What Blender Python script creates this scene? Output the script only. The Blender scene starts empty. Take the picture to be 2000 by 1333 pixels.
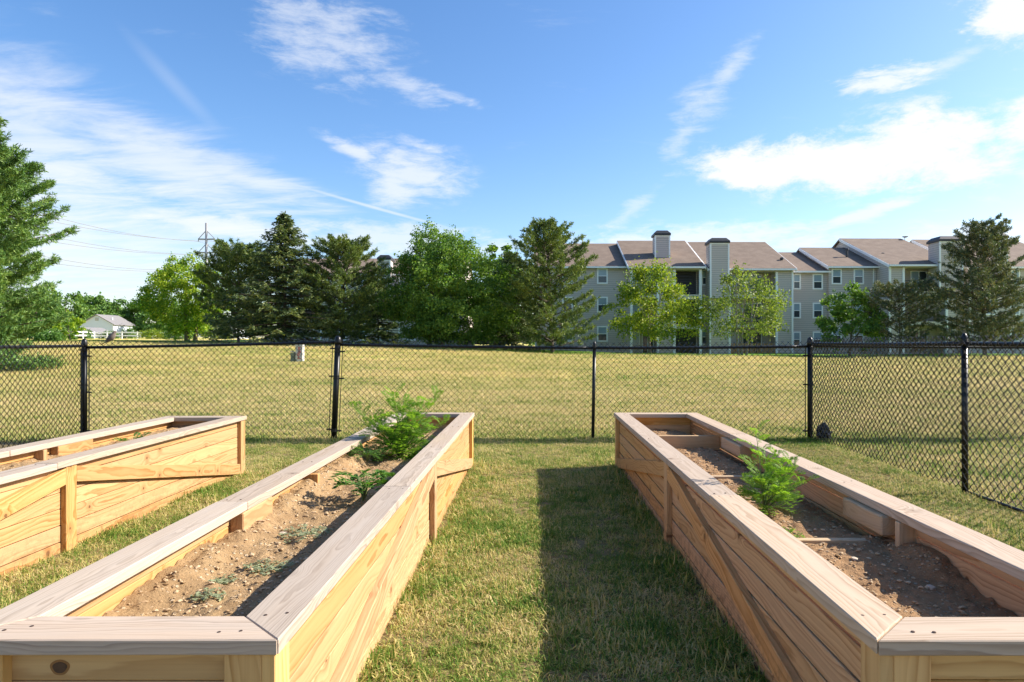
import bpy, bmesh, math, random
import numpy as np
from mathutils import Vector, Matrix, Euler

S = bpy.context.scene
COL = S.collection
R = math.radians
F = 1300.0                      # focal length in pixels of the 2000 px wide photograph
CX, CY = 1043.0, 672.0          # vanishing point of the planters in the photograph
EYE = 1.25

# ------------------------------------------------------------------ camera
cam = bpy.data.cameras.new('camera')
cam.sensor_width = 36.0
cam.lens = 36.0 * F / 2000.0
cam.shift_x = -(CX - 1000.0) / 2000.0
cam.shift_y = (CY - 666.5) / 2000.0
cam.clip_start = 0.05
cam.clip_end = 3000.0
camo = bpy.data.objects.new('camera', cam)
camo.location = (0, 0, EYE)
camo.rotation_euler = (R(90), 0, 0)
COL.objects.link(camo)
S.camera = camo

# ------------------------------------------------------------------ light and exposure
SUN_AZ, SUN_EL = 79.0, 34.0
S.view_settings.view_transform = 'Standard'
S.view_settings.look = 'None'
S.view_settings.gamma = 1.0
S.view_settings.use_curve_mapping = False
S.view_settings.exposure = 1.06
sun = bpy.data.lights.new('sun', 'SUN')
sun.energy = 5.0
sun.angle = R(0.5)
sun.color = (1.0, 0.93, 0.82)
suno = bpy.data.objects.new('sun', sun)
sd = Vector((math.cos(R(SUN_EL)) * math.sin(R(SUN_AZ)), math.cos(R(SUN_EL)) * math.cos(R(SUN_AZ)), math.sin(R(SUN_EL))))
suno.rotation_euler = sd.to_track_quat('Z', 'Y').to_euler()
suno.location = sd * 60
COL.objects.link(suno)

W = bpy.data.worlds.new('World')
S.world = W
W.use_nodes = True
wt = W.node_tree
wn, wl = wt.nodes, wt.links


def build_world():
    bg = wn['Background']
    sky = wn.new('ShaderNodeTexSky')
    sky.sky_type = 'NISHITA'
    sky.sun_disc = False
    sky.sun_elevation = R(SUN_EL)
    sky.sun_rotation = R(SUN_AZ)
    sky.air_density = 1.0
    sky.dust_density = 0.9
    sky.ozone_density = 2.2
    hs = wn.new('ShaderNodeHueSaturation')
    hs.inputs['Saturation'].default_value = 1.22
    hs.inputs['Value'].default_value = 1.0
    tn = wn.new('ShaderNodeMix')
    tn.data_type = 'RGBA'
    tn.blend_type = 'MULTIPLY'
    tn.inputs['Factor'].default_value = 1.0
    tn.inputs['B'].default_value = (0.995, 0.975, 1.01, 1)
    wl.new(sky.outputs[0], tn.inputs['A'])
    wl.new(tn.outputs['Result'], hs.inputs['Color'])

    def math_(op, a, b=None, clamp=False):
        n = wn.new('ShaderNodeMath')
        n.operation = op
        n.use_clamp = clamp
        for i, v in enumerate((a, b)):
            if v is None:
                continue
            if isinstance(v, (int, float)):
                n.inputs[i].default_value = v
            else:
                wl.new(v, n.inputs[i])
        return n.outputs[0]
    tc = wn.new('ShaderNodeTexCoord')
    sep = wn.new('ShaderNodeSeparateXYZ')
    wl.new(tc.outputs['Generated'], sep.inputs[0])
    x, y, z = sep.outputs
    az = math_('ARCTAN2', x, y)
    el = math_('ARCSINE', z)
    ae = wn.new('ShaderNodeCombineXYZ')
    wl.new(az, ae.inputs[0])
    wl.new(el, ae.inputs[1])
    # a layer of high cloud seen in perspective: noise on the cloud plane
    zz = math_('ADD', math_('MAXIMUM', z, 0.0), 0.10)
    pl = wn.new('ShaderNodeCombineXYZ')
    wl.new(math_('DIVIDE', x, zz), pl.inputs[0])
    wl.new(math_('DIVIDE', y, zz), pl.inputs[1])

    def noise(src, scale, sx, sy, rot, detail, rough, dist):
        m = wn.new('ShaderNodeMapping')
        m.inputs['Scale'].default_value = (sx, sy, 1)
        m.inputs['Rotation'].default_value = (0, 0, rot)
        wl.new(src, m.inputs[0])
        n = wn.new('ShaderNodeTexNoise')
        n.inputs['Scale'].default_value = scale
        n.inputs['Detail'].default_value = detail
        n.inputs['Roughness'].default_value = rough
        n.inputs['Distortion'].default_value = dist
        wl.new(m.outputs[0], n.inputs['Vector'])
        return n.outputs['Fac']
    fib = noise(pl.outputs[0], 2.2, 1.0, 2.6, R(28), 9, 0.66, 0.35)
    fine = noise(ae.outputs[0], 16.0, 1.0, 3.4, R(-8), 8, 0.68, 0.3)
    puff = noise(ae.outputs[0], 9.0, 1.0, 2.2, R(-10), 9, 0.7, 0.2)

    def ramp(v, lo, hi):
        n = wn.new('ShaderNodeMapRange')
        n.interpolation_type = 'SMOOTHSTEP'
        n.inputs['From Min'].default_value = lo
        n.inputs['From Max'].default_value = hi
        wl.new(v, n.inputs['Value'])
        return n.outputs['Result']

    def blob(px, py, rx, ry, rot):
        a = (px - CX) / F
        b = (CY - py) / F
        A = math.atan(a)
        E_ = math.atan(b * math.cos(A))
        m = wn.new('ShaderNodeMapping')
        m.vector_type = 'TEXTURE'
        m.inputs['Location'].default_value = (A, E_, 0)
        m.inputs['Rotation'].default_value = (0, 0, R(rot))
        k = math.cos(A) ** 2
        m.inputs['Scale'].default_value = (rx / F * k, ry / F * math.cos(A), 1)
        wl.new(ae.outputs[0], m.inputs[0])
        g = wn.new('ShaderNodeTexGradient')
        g.gradient_type = 'SPHERICAL'
        wl.new(m.outputs[0], g.inputs[0])
        return g.outputs['Fac']

    def layer(blobs, nz, lo, hi, gain):
        """cloud bank: union of soft lobes eroded by noise"""
        tot = None
        for bl in blobs:
            o = blob(*bl)
            tot = o if tot is None else math_('MAXIMUM', tot, o)
        s = math_('ADD', math_('MULTIPLY', tot, 1.15), math_('MULTIPLY', math_('SUBTRACT', nz, 0.5), 2.4))
        s = ramp(s, lo, hi)
        # fade to nothing outside the lobes
        s = math_('MULTIPLY', s, math_('MULTIPLY', tot, 2.6, True))
        return math_('MULTIPLY', s, gain)
    L = []
    # dense bank over the right-hand roofs
    L.append(layer([(1640, 318, 420, 95, -3), (1800, 300, 300, 130, -4), (2050, 235, 230, 90, 14), (1500, 335, 200, 60, -5),
                    (2300, 290, 500, 150, 0)], puff, 0.25, 0.80, 1.0))
    L.append(layer([(1985, 20, 190, 120, -10), (2250, -40, 350, 200, -10)], puff, 0.30, 0.80, 0.95))
    L.append(layer([(1725, 155, 170, 50, 0)], fine, 0.42, 1.15, 0.85))
    L.append(layer([(1850, 128, 150, 34, 20), (1230, 415, 150, 34, 40)], fine, 0.35, 1.3, 0.42))
    # wisps in the middle
    L.append(layer([(1420, 145, 120, 40, 42), (1370, 205, 110, 70, 40), (1330, 270, 90, 35, 50)], fine, 0.25, 1.35, 0.50))
    L.append(layer([(805, 335, 170, 85, -10), (770, 365, 80, 75, 0), (700, 300, 110, 25, -22)], fine, 0.10, 1.20, 0.70))
    L.append(layer([(640, 70, 230, 130, -8), (590, 105, 120, 60, 0), (800, 175, 140, 38, -12), (880, 190, 110, 16, -12)], fine, 0.25, 1.30, 0.52))
    # broad veil on the left
    L.append(layer([(60, 260, 480, 200, -22), (330, 320, 480, 120, -17), (-200, 380, 700, 330, -8), (480, 350, 300, 55, -14)], fib, 0.05, 1.30, 0.68))
    L.append(layer([(150, 480, 620, 190, 0), (-300, 520, 700, 240, 0)], fib, -0.1, 1.2, 0.62))
    # low bands
    L.append(layer([(760, 470, 380, 52, -2), (480, 450, 300, 40, -4)], fine, 0.15, 0.95, 0.62))
    L.append(layer([(1380, 470, 420, 55, 0), (1700, 415, 200, 22, 16), (1900, 470, 400, 60, 0)], fine, 0.22, 1.0, 0.72))
    # condensation trail
    ct = blob(735, 407, 210, 4.5, -13)
    L.append(math_('MULTIPLY', ramp(ct, 0.02, 0.9), 0.5))
    L.append(math_('MULTIPLY', ramp(blob(340, 165, 170, 22, -42), 0.02, 1.0), 0.13))
    # a little thin cirrus everywhere else
    L.append(math_('MULTIPLY', ramp(fib, 0.60, 0.95), 0.30))
    tot = L[0]
    for o in L[1:]:
        inv = math_('MULTIPLY', math_('SUBTRACT', 1.0, tot), math_('SUBTRACT', 1.0, o))
        tot = math_('SUBTRACT', 1.0, inv)
    tot = math_('MULTIPLY', tot, ramp(z, -0.02, 0.02))
    mix = wn.new('ShaderNodeMix')
    mix.data_type = 'RGBA'
    wl.new(tot, mix.inputs['Factor'])
    wl.new(hs.outputs[0], mix.inputs['A'])
    mix.inputs['B'].default_value = (4.4, 4.5, 4.65, 1)
    wl.new(mix.outputs['Result'], bg.inputs['Color'])
    bg.inputs['Strength'].default_value = 0.112


build_world()


# ------------------------------------------------------------------ helpers: pixels, ground, meshes
def PX(px, Z):
    return (px - CX) / F * Z


def PZ(py, Z):
    return EYE + (CY - py) / F * Z


def sst(t):
    t = np.clip(t, 0.0, 1.0)
    return t * t * (3 - 2 * t)


def gz(x, y):
    """height of the lawn: level round the beds, rising slowly towards the trees and to the left"""
    x = np.asarray(x, float)
    y = np.asarray(y, float)
    h = sst((y - 16) / 36) * (0.32 + 1.1 * sst((18 - x) / 48))
    h = h + np.maximum(0, y - 55) * 0.012 * sst((-x - 10) / 20)
    w = sst((y - 11) / 12)
    h = h + w * (0.05 * np.sin(x * 0.31 + 1.3) * np.sin(y * 0.23) + 0.03 * np.sin(x * 0.7 + y * 0.5))
    return h


def mesh(name, V, Fq):
    me = bpy.data.meshes.new(name)
    V = np.asarray(V, np.float32).reshape(-1, 3)
    if isinstance(Fq, np.ndarray):
        n, k = Fq.shape
        me.vertices.add(len(V))
        me.vertices.foreach_set('co', V.ravel())
        me.loops.add(n * k)
        me.loops.foreach_set('vertex_index', Fq.astype(np.int32).ravel())
        me.polygons.add(n)
        me.polygons.foreach_set('loop_start', np.arange(0, n * k, k, dtype=np.int32))
        me.update(calc_edges=True)
        me.validate()
    else:
        me.from_pydata([tuple(v) for v in V], [], [tuple(f) for f in Fq])
        me.update()
    return me


def link(name, me, mat=None, parent=None, loc=None, smooth=False):
    o = bpy.data.objects.new(name, me)
    COL.objects.link(o)
    if mat is not None and me is not None and not me.materials:
        me.materials.append(mat)
    if parent is not None:
        o.parent = parent
    if loc is not None:
        o.location = loc
    if smooth and me is not None:
        me.polygons.foreach_set('use_smooth', [True] * len(me.polygons))
    return o


def tag(o, label=None, cat=None, group=None, kind=None):
    for k, v in (('label', label), ('category', cat), ('group', group), ('kind', kind)):
        if v is not None:
            o[k] = v
    return o


def empty(name, loc=(0, 0, 0), label=None, cat=None, group=None):
    o = bpy.data.objects.new(name, None)
    COL.objects.link(o)
    o.location = loc
    o.empty_display_size = 0.2
    return tag(o, label, cat, group)


class MB:
    """collects shapes in world coordinates; build() links them as one mesh"""

    def __init__(self):
        self.V, self.F = [], []

    def add(self, V, Fs):
        n = len(self.V)
        self.V.extend([tuple(v) for v in V])
        self.F.extend([tuple(i + n for i in f) for f in Fs])
        return self

    def box(self, x0, x1, y0, y1, z0, z1):
        V = [(x, y, z) for z in (z0, z1) for y in (y0, y1) for x in (x0, x1)]
        return self.add(V, [(0, 2, 3, 1), (4, 5, 7, 6), (0, 1, 5, 4), (2, 6, 7, 3), (0, 4, 6, 2), (1, 3, 7, 5)])

    def bar(self, a, b, w, t, up=(0, 0, 1)):
        a, b = Vector(a), Vector(b)
        d = (b - a).normalized()
        u = Vector(up)
        if abs(d.dot(u)) > 0.98:
            u = Vector((0, 1, 0))
        s = d.cross(u).normalized()
        u = s.cross(d).normalized()
        V = [p + s * i * w / 2 + u * j * t / 2 for p in (a, b) for j in (-1, 1) for i in (-1, 1)]
        return self.add(V, [(0, 2, 3, 1), (4, 5, 7, 6), (0, 1, 5, 4), (2, 6, 7, 3), (0, 4, 6, 2), (1, 3, 7, 5)])

    def tube(self, pts, rad, n=8, caps=True):
        pts = [Vector(p) for p in pts]
        rad = rad if isinstance(rad, (list, tuple)) else [rad] * len(pts)
        V, Fs = [], []
        ref = None
        for i, p in enumerate(pts):
            d = (pts[min(i + 1, len(pts) - 1)] - pts[max(i - 1, 0)]).normalized()
            if ref is None:
                ref = Vector((0, 0, 1)) if abs(d.z) < 0.9 else Vector((1, 0, 0))
            s = d.cross(ref).normalized()
            u = s.cross(d).normalized()
            ref = u
            for k in range(n):
                a = 2 * math.pi * k / n
                V.append(p + (s * math.cos(a) + u * math.sin(a)) * rad[i])
        for i in range(len(pts) - 1):
            for k in range(n):
                a, b = i * n + k, i * n + (k + 1) % n
                Fs.append((a, b, b + n, a + n))
        if caps:
            Fs.append(tuple(range(n - 1, -1, -1)))
            Fs.append(tuple(range((len(pts) - 1) * n, len(pts) * n)))
        return self.add(V, Fs)

    def lathe(self, c, prof, n=12, axis=None):
        """prof: list of (radius, height) round the vertical through c"""
        V, Fs = [], []
        for r, h in prof:
            for k in range(n):
                a = 2 * math.pi * k / n
                V.append((c[0] + r * math.cos(a), c[1] + r * math.sin(a), c[2] + h))
        for i in range(len(prof) - 1):
            for k in range(n):
                a, b = i * n + k, i * n + (k + 1) % n
                Fs.append((a, b, b + n, a + n))
        Fs.append(tuple(range(n - 1, -1, -1)))
        Fs.append(tuple(range((len(prof) - 1) * n, len(prof) * n)))
        return self.add(V, Fs)

    def prism(self, poly, x0, x1):
        """poly of (y, z) extruded along x"""
        n = len(poly)
        V = [(x0, p[0], p[1]) for p in poly] + [(x1, p[0], p[1]) for p in poly]
        Fs = [tuple(range(n)), tuple(range(2 * n - 1, n - 1, -1))]
        for i in range(n):
            j = (i + 1) % n
            Fs.append((i, i + n, j + n, j))
        return self.add(V, Fs)

    def build(self, name, mat, parent=None, smooth=False):
        o = link(name, mesh(name, self.V, self.F), mat, None, None, smooth)
        if parent is not None:
            o.parent = parent
            o.location = -parent.matrix_basis.translation if parent.parent is None else (0, 0, 0)
            if parent.parent is not None:      # sub-part: parent mesh already carries the offset
                o.location = (0, 0, 0)
        return o


# ------------------------------------------------------------------ materials
class NT:
    def __init__(self, name):
        self.m = bpy.data.materials.new(name)
        self.m.use_nodes = True
        self.t = self.m.node_tree
        self.n, self.l = self.t.nodes, self.t.links
        self.b = self.n['Principled BSDF']
        self.out = self.n['Material Output']

    def new(self, t, **k):
        n = self.n.new(t)
        for a, v in k.items():
            setattr(n, a, v)
        return n

    def put(self, v, s):
        if isinstance(v, bpy.types.NodeSocket):
            self.l.new(v, s)
        else:
            if hasattr(s.default_value, '__len__') and not hasattr(v, '__len__'):
                v = (v,) * len(s.default_value)
            if hasattr(v, '__len__') and hasattr(s.default_value, '__len__') and len(v) == 3 and len(s.default_value) == 4:
                v = tuple(v) + (1,)
            s.default_value = v

    def math(self, op, a, b=0.0, c=None, clamp=False):
        n = self.new('ShaderNodeMath', operation=op, use_clamp=clamp)
        self.put(a, n.inputs[0])
        self.put(b, n.inputs[1])
        if c is not None:
            self.put(c, n.inputs[2])
        return n.outputs[0]

    def ramp(self, v, lo, hi, a=0.0, b=1.0):
        n = self.new('ShaderNodeMapRange', interpolation_type='SMOOTHSTEP')
        for s, x in zip(('Value', 'From Min', 'From Max', 'To Min', 'To Max'), (v, lo, hi, a, b)):
            self.put(x, n.inputs[s])
        return n.outputs['Result']

    def mix(self, f, a, b, mode='MIX'):
        n = self.new('ShaderNodeMix', data_type='RGBA', blend_type=mode)
        self.put(f, n.inputs['Factor'])
        self.put(a, n.inputs['A'])
        self.put(b, n.inputs['B'])
        return n.outputs['Result']

    def noise(self, vec, scale, detail=4, rough=0.55, dist=0.0, dim='3D'):
        n = self.new('ShaderNodeTexNoise', noise_dimensions=dim)
        if vec is not None:
            self.l.new(vec, n.inputs['Vector'])
        n.inputs['Scale'].default_value = scale
        n.inputs['Detail'].default_value = detail
        n.inputs['Roughness'].default_value = rough
        n.inputs['Distortion'].default_value = dist
        return n.outputs['Fac']

    def map(self, vec, scale=(1, 1, 1), loc=(0, 0, 0), rot=(0, 0, 0)):
        n = self.new('ShaderNodeMapping')
        self.l.new(vec, n.inputs[0])
        n.inputs['Scale'].default_value = scale
        n.inputs['Location'].default_value = loc
        n.inputs['Rotation'].default_value = rot
        return n.outputs[0]

    def obj(self):
        return self.new('ShaderNodeTexCoord').outputs['Object']

    def pos(self):
        return self.new('ShaderNodeNewGeometry').outputs['Position']

    def island(self):
        return self.new('ShaderNodeNewGeometry').outputs['Random Per Island']

    def rnd(self):
        return self.new('ShaderNodeObjectInfo').outputs['Random']

    def bump(self, h, strength, dist):
        n = self.new('ShaderNodeBump')
        n.inputs['Strength'].default_value = strength
        n.inputs['Distance'].default_value = dist
        self.l.new(h, n.inputs['Height'])
        self.l.new(n.outputs[0], self.b.inputs['Normal'])

    def set(self, color=None, rough=None, metal=None, spec=None):
        if color is not None:
            self.put(color, self.b.inputs['Base Color'])
        if rough is not None:
            self.put(rough, self.b.inputs['Roughness'])
        if metal is not None:
            self.put(metal, self.b.inputs['Metallic'])
        if spec is not None:
            self.put(spec, self.b.inputs['Specular IOR Level'])
        return self.m


def plain(name, color, rough=0.6, metal=0.0, spec=0.5, var=0.12, scale=8.0):
    t = NT(name)
    n = t.noise(t.pos(), scale, 5, 0.6)
    c = t.mix(t.math('MULTIPLY', n, 1.0), [v * (1 - var) for v in color], [min(1, v * (1 + var)) for v in color])
    return t.set(c, rough, metal, spec)


def wood(name, early, late, freq=95.0, fade=0.0, rough=0.72, knots=0.45, tint=(1.0, 1.0, 1.0), dirt=0.0, bendk=0.26):
    """sawn pine: growth rings cut lengthwise, flowing round the knots. Board length runs along local X."""
    t = NT(name)
    oc = t.obj()
    rn = t.rnd()
    off = t.new('ShaderNodeCombineXYZ')
    t.put(t.math('MULTIPLY', rn, 37.3), off.inputs[0])
    t.put(t.math('MULTIPLY', rn, 91.7), off.inputs[1])
    t.put(t.math('MULTIPLY', rn, 53.1), off.inputs[2])
    ad = t.new('ShaderNodeVectorMath', operation='ADD')
    t.l.new(oc, ad.inputs[0])
    t.l.new(off.outputs[0], ad.inputs[1])
    p = ad.outputs[0]
    # knots: one 2-D pattern through the thickness of the board
    vo = t.new('ShaderNodeTexVoronoi', voronoi_dimensions='2D', feature='F1')
    vo.inputs['Scale'].default_value = 3.3
    t.l.new(p, vo.inputs['Vector'])
    cs = t.new('ShaderNodeSeparateColor')
    t.l.new(vo.outputs['Color'], cs.inputs[0])
    alive = t.math('LESS_THAN', cs.outputs[0], knots)
    kd = vo.outputs['Distance']
    prox = t.math('MULTIPLY', t.ramp(kd, 0.0, 0.30, 1.0, 0.0), alive)
    core = t.math('MULTIPLY', t.ramp(t.math('DIVIDE', kd, t.math('ADD', t.math('MULTIPLY', cs.outputs[1], 0.9), 0.35)), 0.025, 0.055, 1.0, 0.0), alive)
    # distance from the pith
    so = t.new('ShaderNodeSeparateXYZ')
    t.l.new(oc, so.inputs[0])
    w1 = t.new('ShaderNodeTexWhiteNoise', noise_dimensions='1D')
    t.l.new(rn, w1.inputs['W'])
    ws = t.new('ShaderNodeSeparateColor')
    t.l.new(w1.outputs['Color'], ws.inputs[0])
    bend = t.noise(t.map(p, (0.55, 1.2, 1.2)), 1.6, 2, 0.5)
    bend2 = t.noise(t.map(p, (1.3, 7, 7)), 2.0, 3, 0.55)
    yy = t.math('ADD', so.outputs[1], t.math('ADD', t.math('MULTIPLY', t.math('SUBTRACT', ws.outputs[0], 0.5), 0.10), t.math('MULTIPLY', t.math('SUBTRACT', bend, 0.5), bendk)))
    zz = t.math('ADD', so.outputs[2], t.math('ADD', 0.02, t.math('MULTIPLY', ws.outputs[1], 0.05)))
    d = t.math('SQRT', t.math('ADD', t.math('MULTIPLY', yy, yy), t.math('MULTIPLY', zz, zz)))
    d = t.math('ADD', d, t.math('MULTIPLY', t.math('SUBTRACT', bend2, 0.5), 0.018))
    d = t.math('ADD', d, t.math('MULTIPLY', prox, 0.022))
    d = t.math('ADD', d, t.math('MULTIPLY', so.outputs[0], t.math('MULTIPLY', t.math('SUBTRACT', ws.outputs[2], 0.5), 0.02)))
    dk = t.math('MULTIPLY', d, freq)
    dk = t.math('ADD', dk, t.math('MULTIPLY', t.noise(None, 3.0, 2, 0.5) if False else bend2, 1.2))
    fr = t.math('FRACT', dk)
    wi = t.new('ShaderNodeTexWhiteNoise', noise_dimensions='1D')
    t.put(t.math('FLOOR', dk), wi.inputs['W'])
    amp = t.math('ADD', 0.35, t.math('MULTIPLY', wi.outputs['Value'], 0.75))
    ring = t.math('POWER', fr, 1.9)
    ring = t.math('MULTIPLY', t.math('MULTIPLY', ring, amp), t.ramp(fr, 0.84, 1.0, 1.0, 0.0))
    fib = t.noise(t.map(p, (2.5, 160, 160)), 1.0, 3, 0.6)
    big = t.noise(t.map(p, (0.8, 3, 3)), 1.3, 4, 0.6)
    ringf = t.math('MULTIPLY', ring, t.ramp(big, 0.25, 0.7, 0.55, 1.25))
    c = t.mix(t.math('MULTIPLY', ringf, 1.0, clamp=True), early, late)
    c = t.mix(t.math('MULTIPLY', t.math('SUBTRACT', fib, 0.3), 0.45, clamp=True), c, [v * 0.72 for v in late])
    # boards differ in warmth and value
    w2 = t.new('ShaderNodeTexWhiteNoise', noise_dimensions='1D')
    t.put(t.math('ADD', rn, 3.7), w2.inputs['W'])
    hv = t.new('ShaderNodeHueSaturation')
    t.put(t.math('ADD', 0.92, t.math('MULTIPLY', w2.outputs['Value'], 0.18)), hv.inputs['Saturation'])
    t.put(t.math('ADD', 0.88, t.math('MULTIPLY', ws.outputs[2], 0.22)), hv.inputs['Value'])
    t.put(t.math('ADD', 0.496, t.math('MULTIPLY', ws.outputs[0], 0.007)), hv.inputs['Hue'])
    t.l.new(c, hv.inputs['Color'])
    c = hv.outputs[0]
    # weathering
    if fade:
        sil = t.noise(t.map(p, (1.2, 9, 9)), 2.0, 5, 0.65)
        c = t.mix(t.math('MULTIPLY', t.ramp(sil, 0.3, 0.75), fade * 0.7), c, (0.41, 0.36, 0.31))
        st = t.noise(t.map(p, (3.0, 5, 5)), 1.7, 4, 0.6)
        c = t.mix(t.ramp(st, 0.62, 0.85, 0.0, 0.35 * fade), c, (0.26, 0.21, 0.18))
    c = t.mix(t.math('MULTIPLY', core, 0.85), c, (0.09, 0.04, 0.018))
    halo = t.math('MULTIPLY', t.ramp(kd, 0.05, 0.16, 1.0, 0.0), alive)
    c = t.mix(t.math('MULTIPLY', halo, 0.35), c, [v * 0.62 for v in late])
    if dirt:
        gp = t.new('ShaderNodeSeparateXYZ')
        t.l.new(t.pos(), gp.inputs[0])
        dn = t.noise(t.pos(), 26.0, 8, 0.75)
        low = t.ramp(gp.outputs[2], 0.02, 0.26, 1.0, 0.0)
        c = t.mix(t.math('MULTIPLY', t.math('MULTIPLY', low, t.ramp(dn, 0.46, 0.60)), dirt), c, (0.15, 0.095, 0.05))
    c = t.mix(1.0, c, tint, 'MULTIPLY')
    t.set(c, rough, 0.0, 0.25)
    h = t.math('ADD', t.math('MULTIPLY', ringf, 0.6), t.math('ADD', t.math('MULTIPLY', fib, 0.5), t.math('MULTIPLY', core, -0.8)))
    t.bump(h, 0.35, 0.0015)
    return t.m


def leafmat(name, c0, c1, c2, trans=0.35, patch=0.6, rough=0.55, mid=0.62):
    """leaf colour differs from leaf to leaf and drifts slowly through the crown"""
    t = NT(name)
    isl = t.island()
    nz = t.noise(t.pos(), patch, 3, 0.55)
    f = t.math('ADD', t.math('MULTIPLY', isl, 0.55), t.math('MULTIPLY', nz, 0.75))
    r = t.new('ShaderNodeValToRGB')
    e = r.color_ramp.elements
    e[0].position, e[0].color = 0.25, (*c0, 1)
    e[1].position, e[1].color = 1.0, (*c2, 1)
    m = e.new(mid)
    m.color = (*c1, 1)
    t.l.new(f, r.inputs[0])
    t.set(r.outputs[0], rough, 0.0, 0.3)
    tr = t.new('ShaderNodeBsdfTranslucent')
    tc = t.mix(1.0, r.outputs[0], (1.15, 1.2, 0.45), 'MULTIPLY')
    t.l.new(tc, tr.inputs[0])
    ms = t.new('ShaderNodeMixShader')
    ms.inputs[0].default_value = trans
    t.l.new(t.b.outputs[0], ms.inputs[1])
    t.l.new(tr.outputs[0], ms.inputs[2])
    t.l.new(ms.outputs[0], t.out.inputs[0])
    return t.m


def grassmat(name):
    t = NT(name)
    g = t.new('ShaderNodeNewGeometry')
    p = g.outputs['Position']
    n1 = t.noise(p, 1.5, 4, 0.6)
    n2 = t.noise(p, 5.0, 3, 0.6)
    n3 = t.noise(t.map(p, (0.10, 0.34, 0.3)), 1.0, 4, 0.6)
    f = t.math('ADD', t.math('ADD', t.math('MULTIPLY', t.math('SUBTRACT', n1, 0.18), 1.15), t.math('MULTIPLY', t.math('SUBTRACT', n2, 0.1), 0.7)), t.math('MULTIPLY', t.math('SUBTRACT', n3, 0.25), 0.95))
    f = t.math('ADD', f, t.math('MULTIPLY', t.math('SUBTRACT', g.outputs['Random Per Island'], 0.5), 0.75))
    oi = t.rnd()
    f = t.math('ADD', f, t.math('MULTIPLY', t.math('SUBTRACT', oi, 0.5), 0.25))
    sp = t.new('ShaderNodeSeparateXYZ')
    t.l.new(p, sp.inputs[0])
    # the open field has dried out more than the lawn inside the fence, except near the trees
    fld = t.math('MULTIPLY', t.ramp(sp.outputs[1], 8.6, 11.0), t.ramp(sp.outputs[1], 44.0, 50.0, 1.0, -2.5))
    f = t.math('SUBTRACT', f, t.math('ADD', 0.075, t.math('MULTIPLY', fld, 0.20)))
    r = t.new('ShaderNodeValToRGB')
    e = r.color_ramp.elements
    e[0].position, e[0].color = 0.40, (0.66, 0.53, 0.26, 1)
    e[1].position, e[1].color = 1.25, (0.11, 0.21, 0.025, 1)
    e[1].position = 1.0
    for po, co in ((0.60, (0.62, 0.50, 0.185)), (0.76, (0.42, 0.41, 0.105)), (0.90, (0.19, 0.29, 0.045))):
        k = e.new(po)
        k.color = (*co, 1)
    t.l.new(f, r.inputs[0])
    t.set(r.outputs[0], 0.6, 0.0, 0.2)
    tr = t.new('ShaderNodeBsdfTranslucent')
    t.l.new(r.outputs[0], tr.inputs[0])
    ms = t.new('ShaderNodeMixShader')
    ms.inputs[0].default_value = 0.35
    t.l.new(t.b.outputs[0], ms.inputs[1])
    t.l.new(tr.outputs[0], ms.inputs[2])
    t.l.new(ms.outputs[0], t.out.inputs[0])
    return t.m


def groundmat():
    t = NT('lawn ground')
    p = t.pos()
    n1 = t.noise(p, 1.1, 4, 0.6)
    n2 = t.noise(p, 9.0, 5, 0.7)
    n3 = t.noise(t.map(p, (0.10, 0.34, 0.3)), 1.0, 4, 0.6)
    n4 = t.noise(t.map(p, (0.5, 2.6, 1.0)), 1.3, 6, 0.72)
    f = t.math('ADD', t.math('ADD', t.math('MULTIPLY', n1, 0.45), t.math('MULTIPLY', n2, 0.45)), t.math('MULTIPLY', t.math('SUBTRACT', n3, 0.25), 1.1))
    f = t.math('ADD', f, t.math('MULTIPLY', t.math('SUBTRACT', n4, 0.5), 1.2))
    sp = t.new('ShaderNodeSeparateXYZ')
    t.l.new(p, sp.inputs[0])
    near = t.ramp(sp.outputs[1], 9.0, 26.0)
    green = t.math('MULTIPLY', t.ramp(sp.outputs[1], 45.0, 50.0), t.ramp(sp.outputs[1], 64.0, 80.0, 1.0, 0.0))
    f = t.math('ADD', f, t.math('MULTIPLY', green, 0.55))
    r = t.new('ShaderNodeValToRGB')
    e = r.color_ramp.elements
    e[0].position, e[0].color = 0.40, (0.66, 0.52, 0.20, 1)
    e[1].position, e[1].color = 1.0, (0.15, 0.27, 0.03, 1)
    for po, co in ((0.62, (0.62, 0.50, 0.165)), (0.82, (0.46, 0.43, 0.11))):
        k = e.new(po)
        k.color = (*co, 1)
    t.l.new(f, r.inputs[0])
    thatch = t.mix(n2, (0.12, 0.09, 0.04), (0.27, 0.20, 0.095))
    c = t.mix(near, thatch, r.outputs[0])
    t.set(c, 0.9, 0.0, 0.1)
    t.bump(t.math('ADD', n2, n4), 0.6, 0.04)
    return t.m


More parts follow.
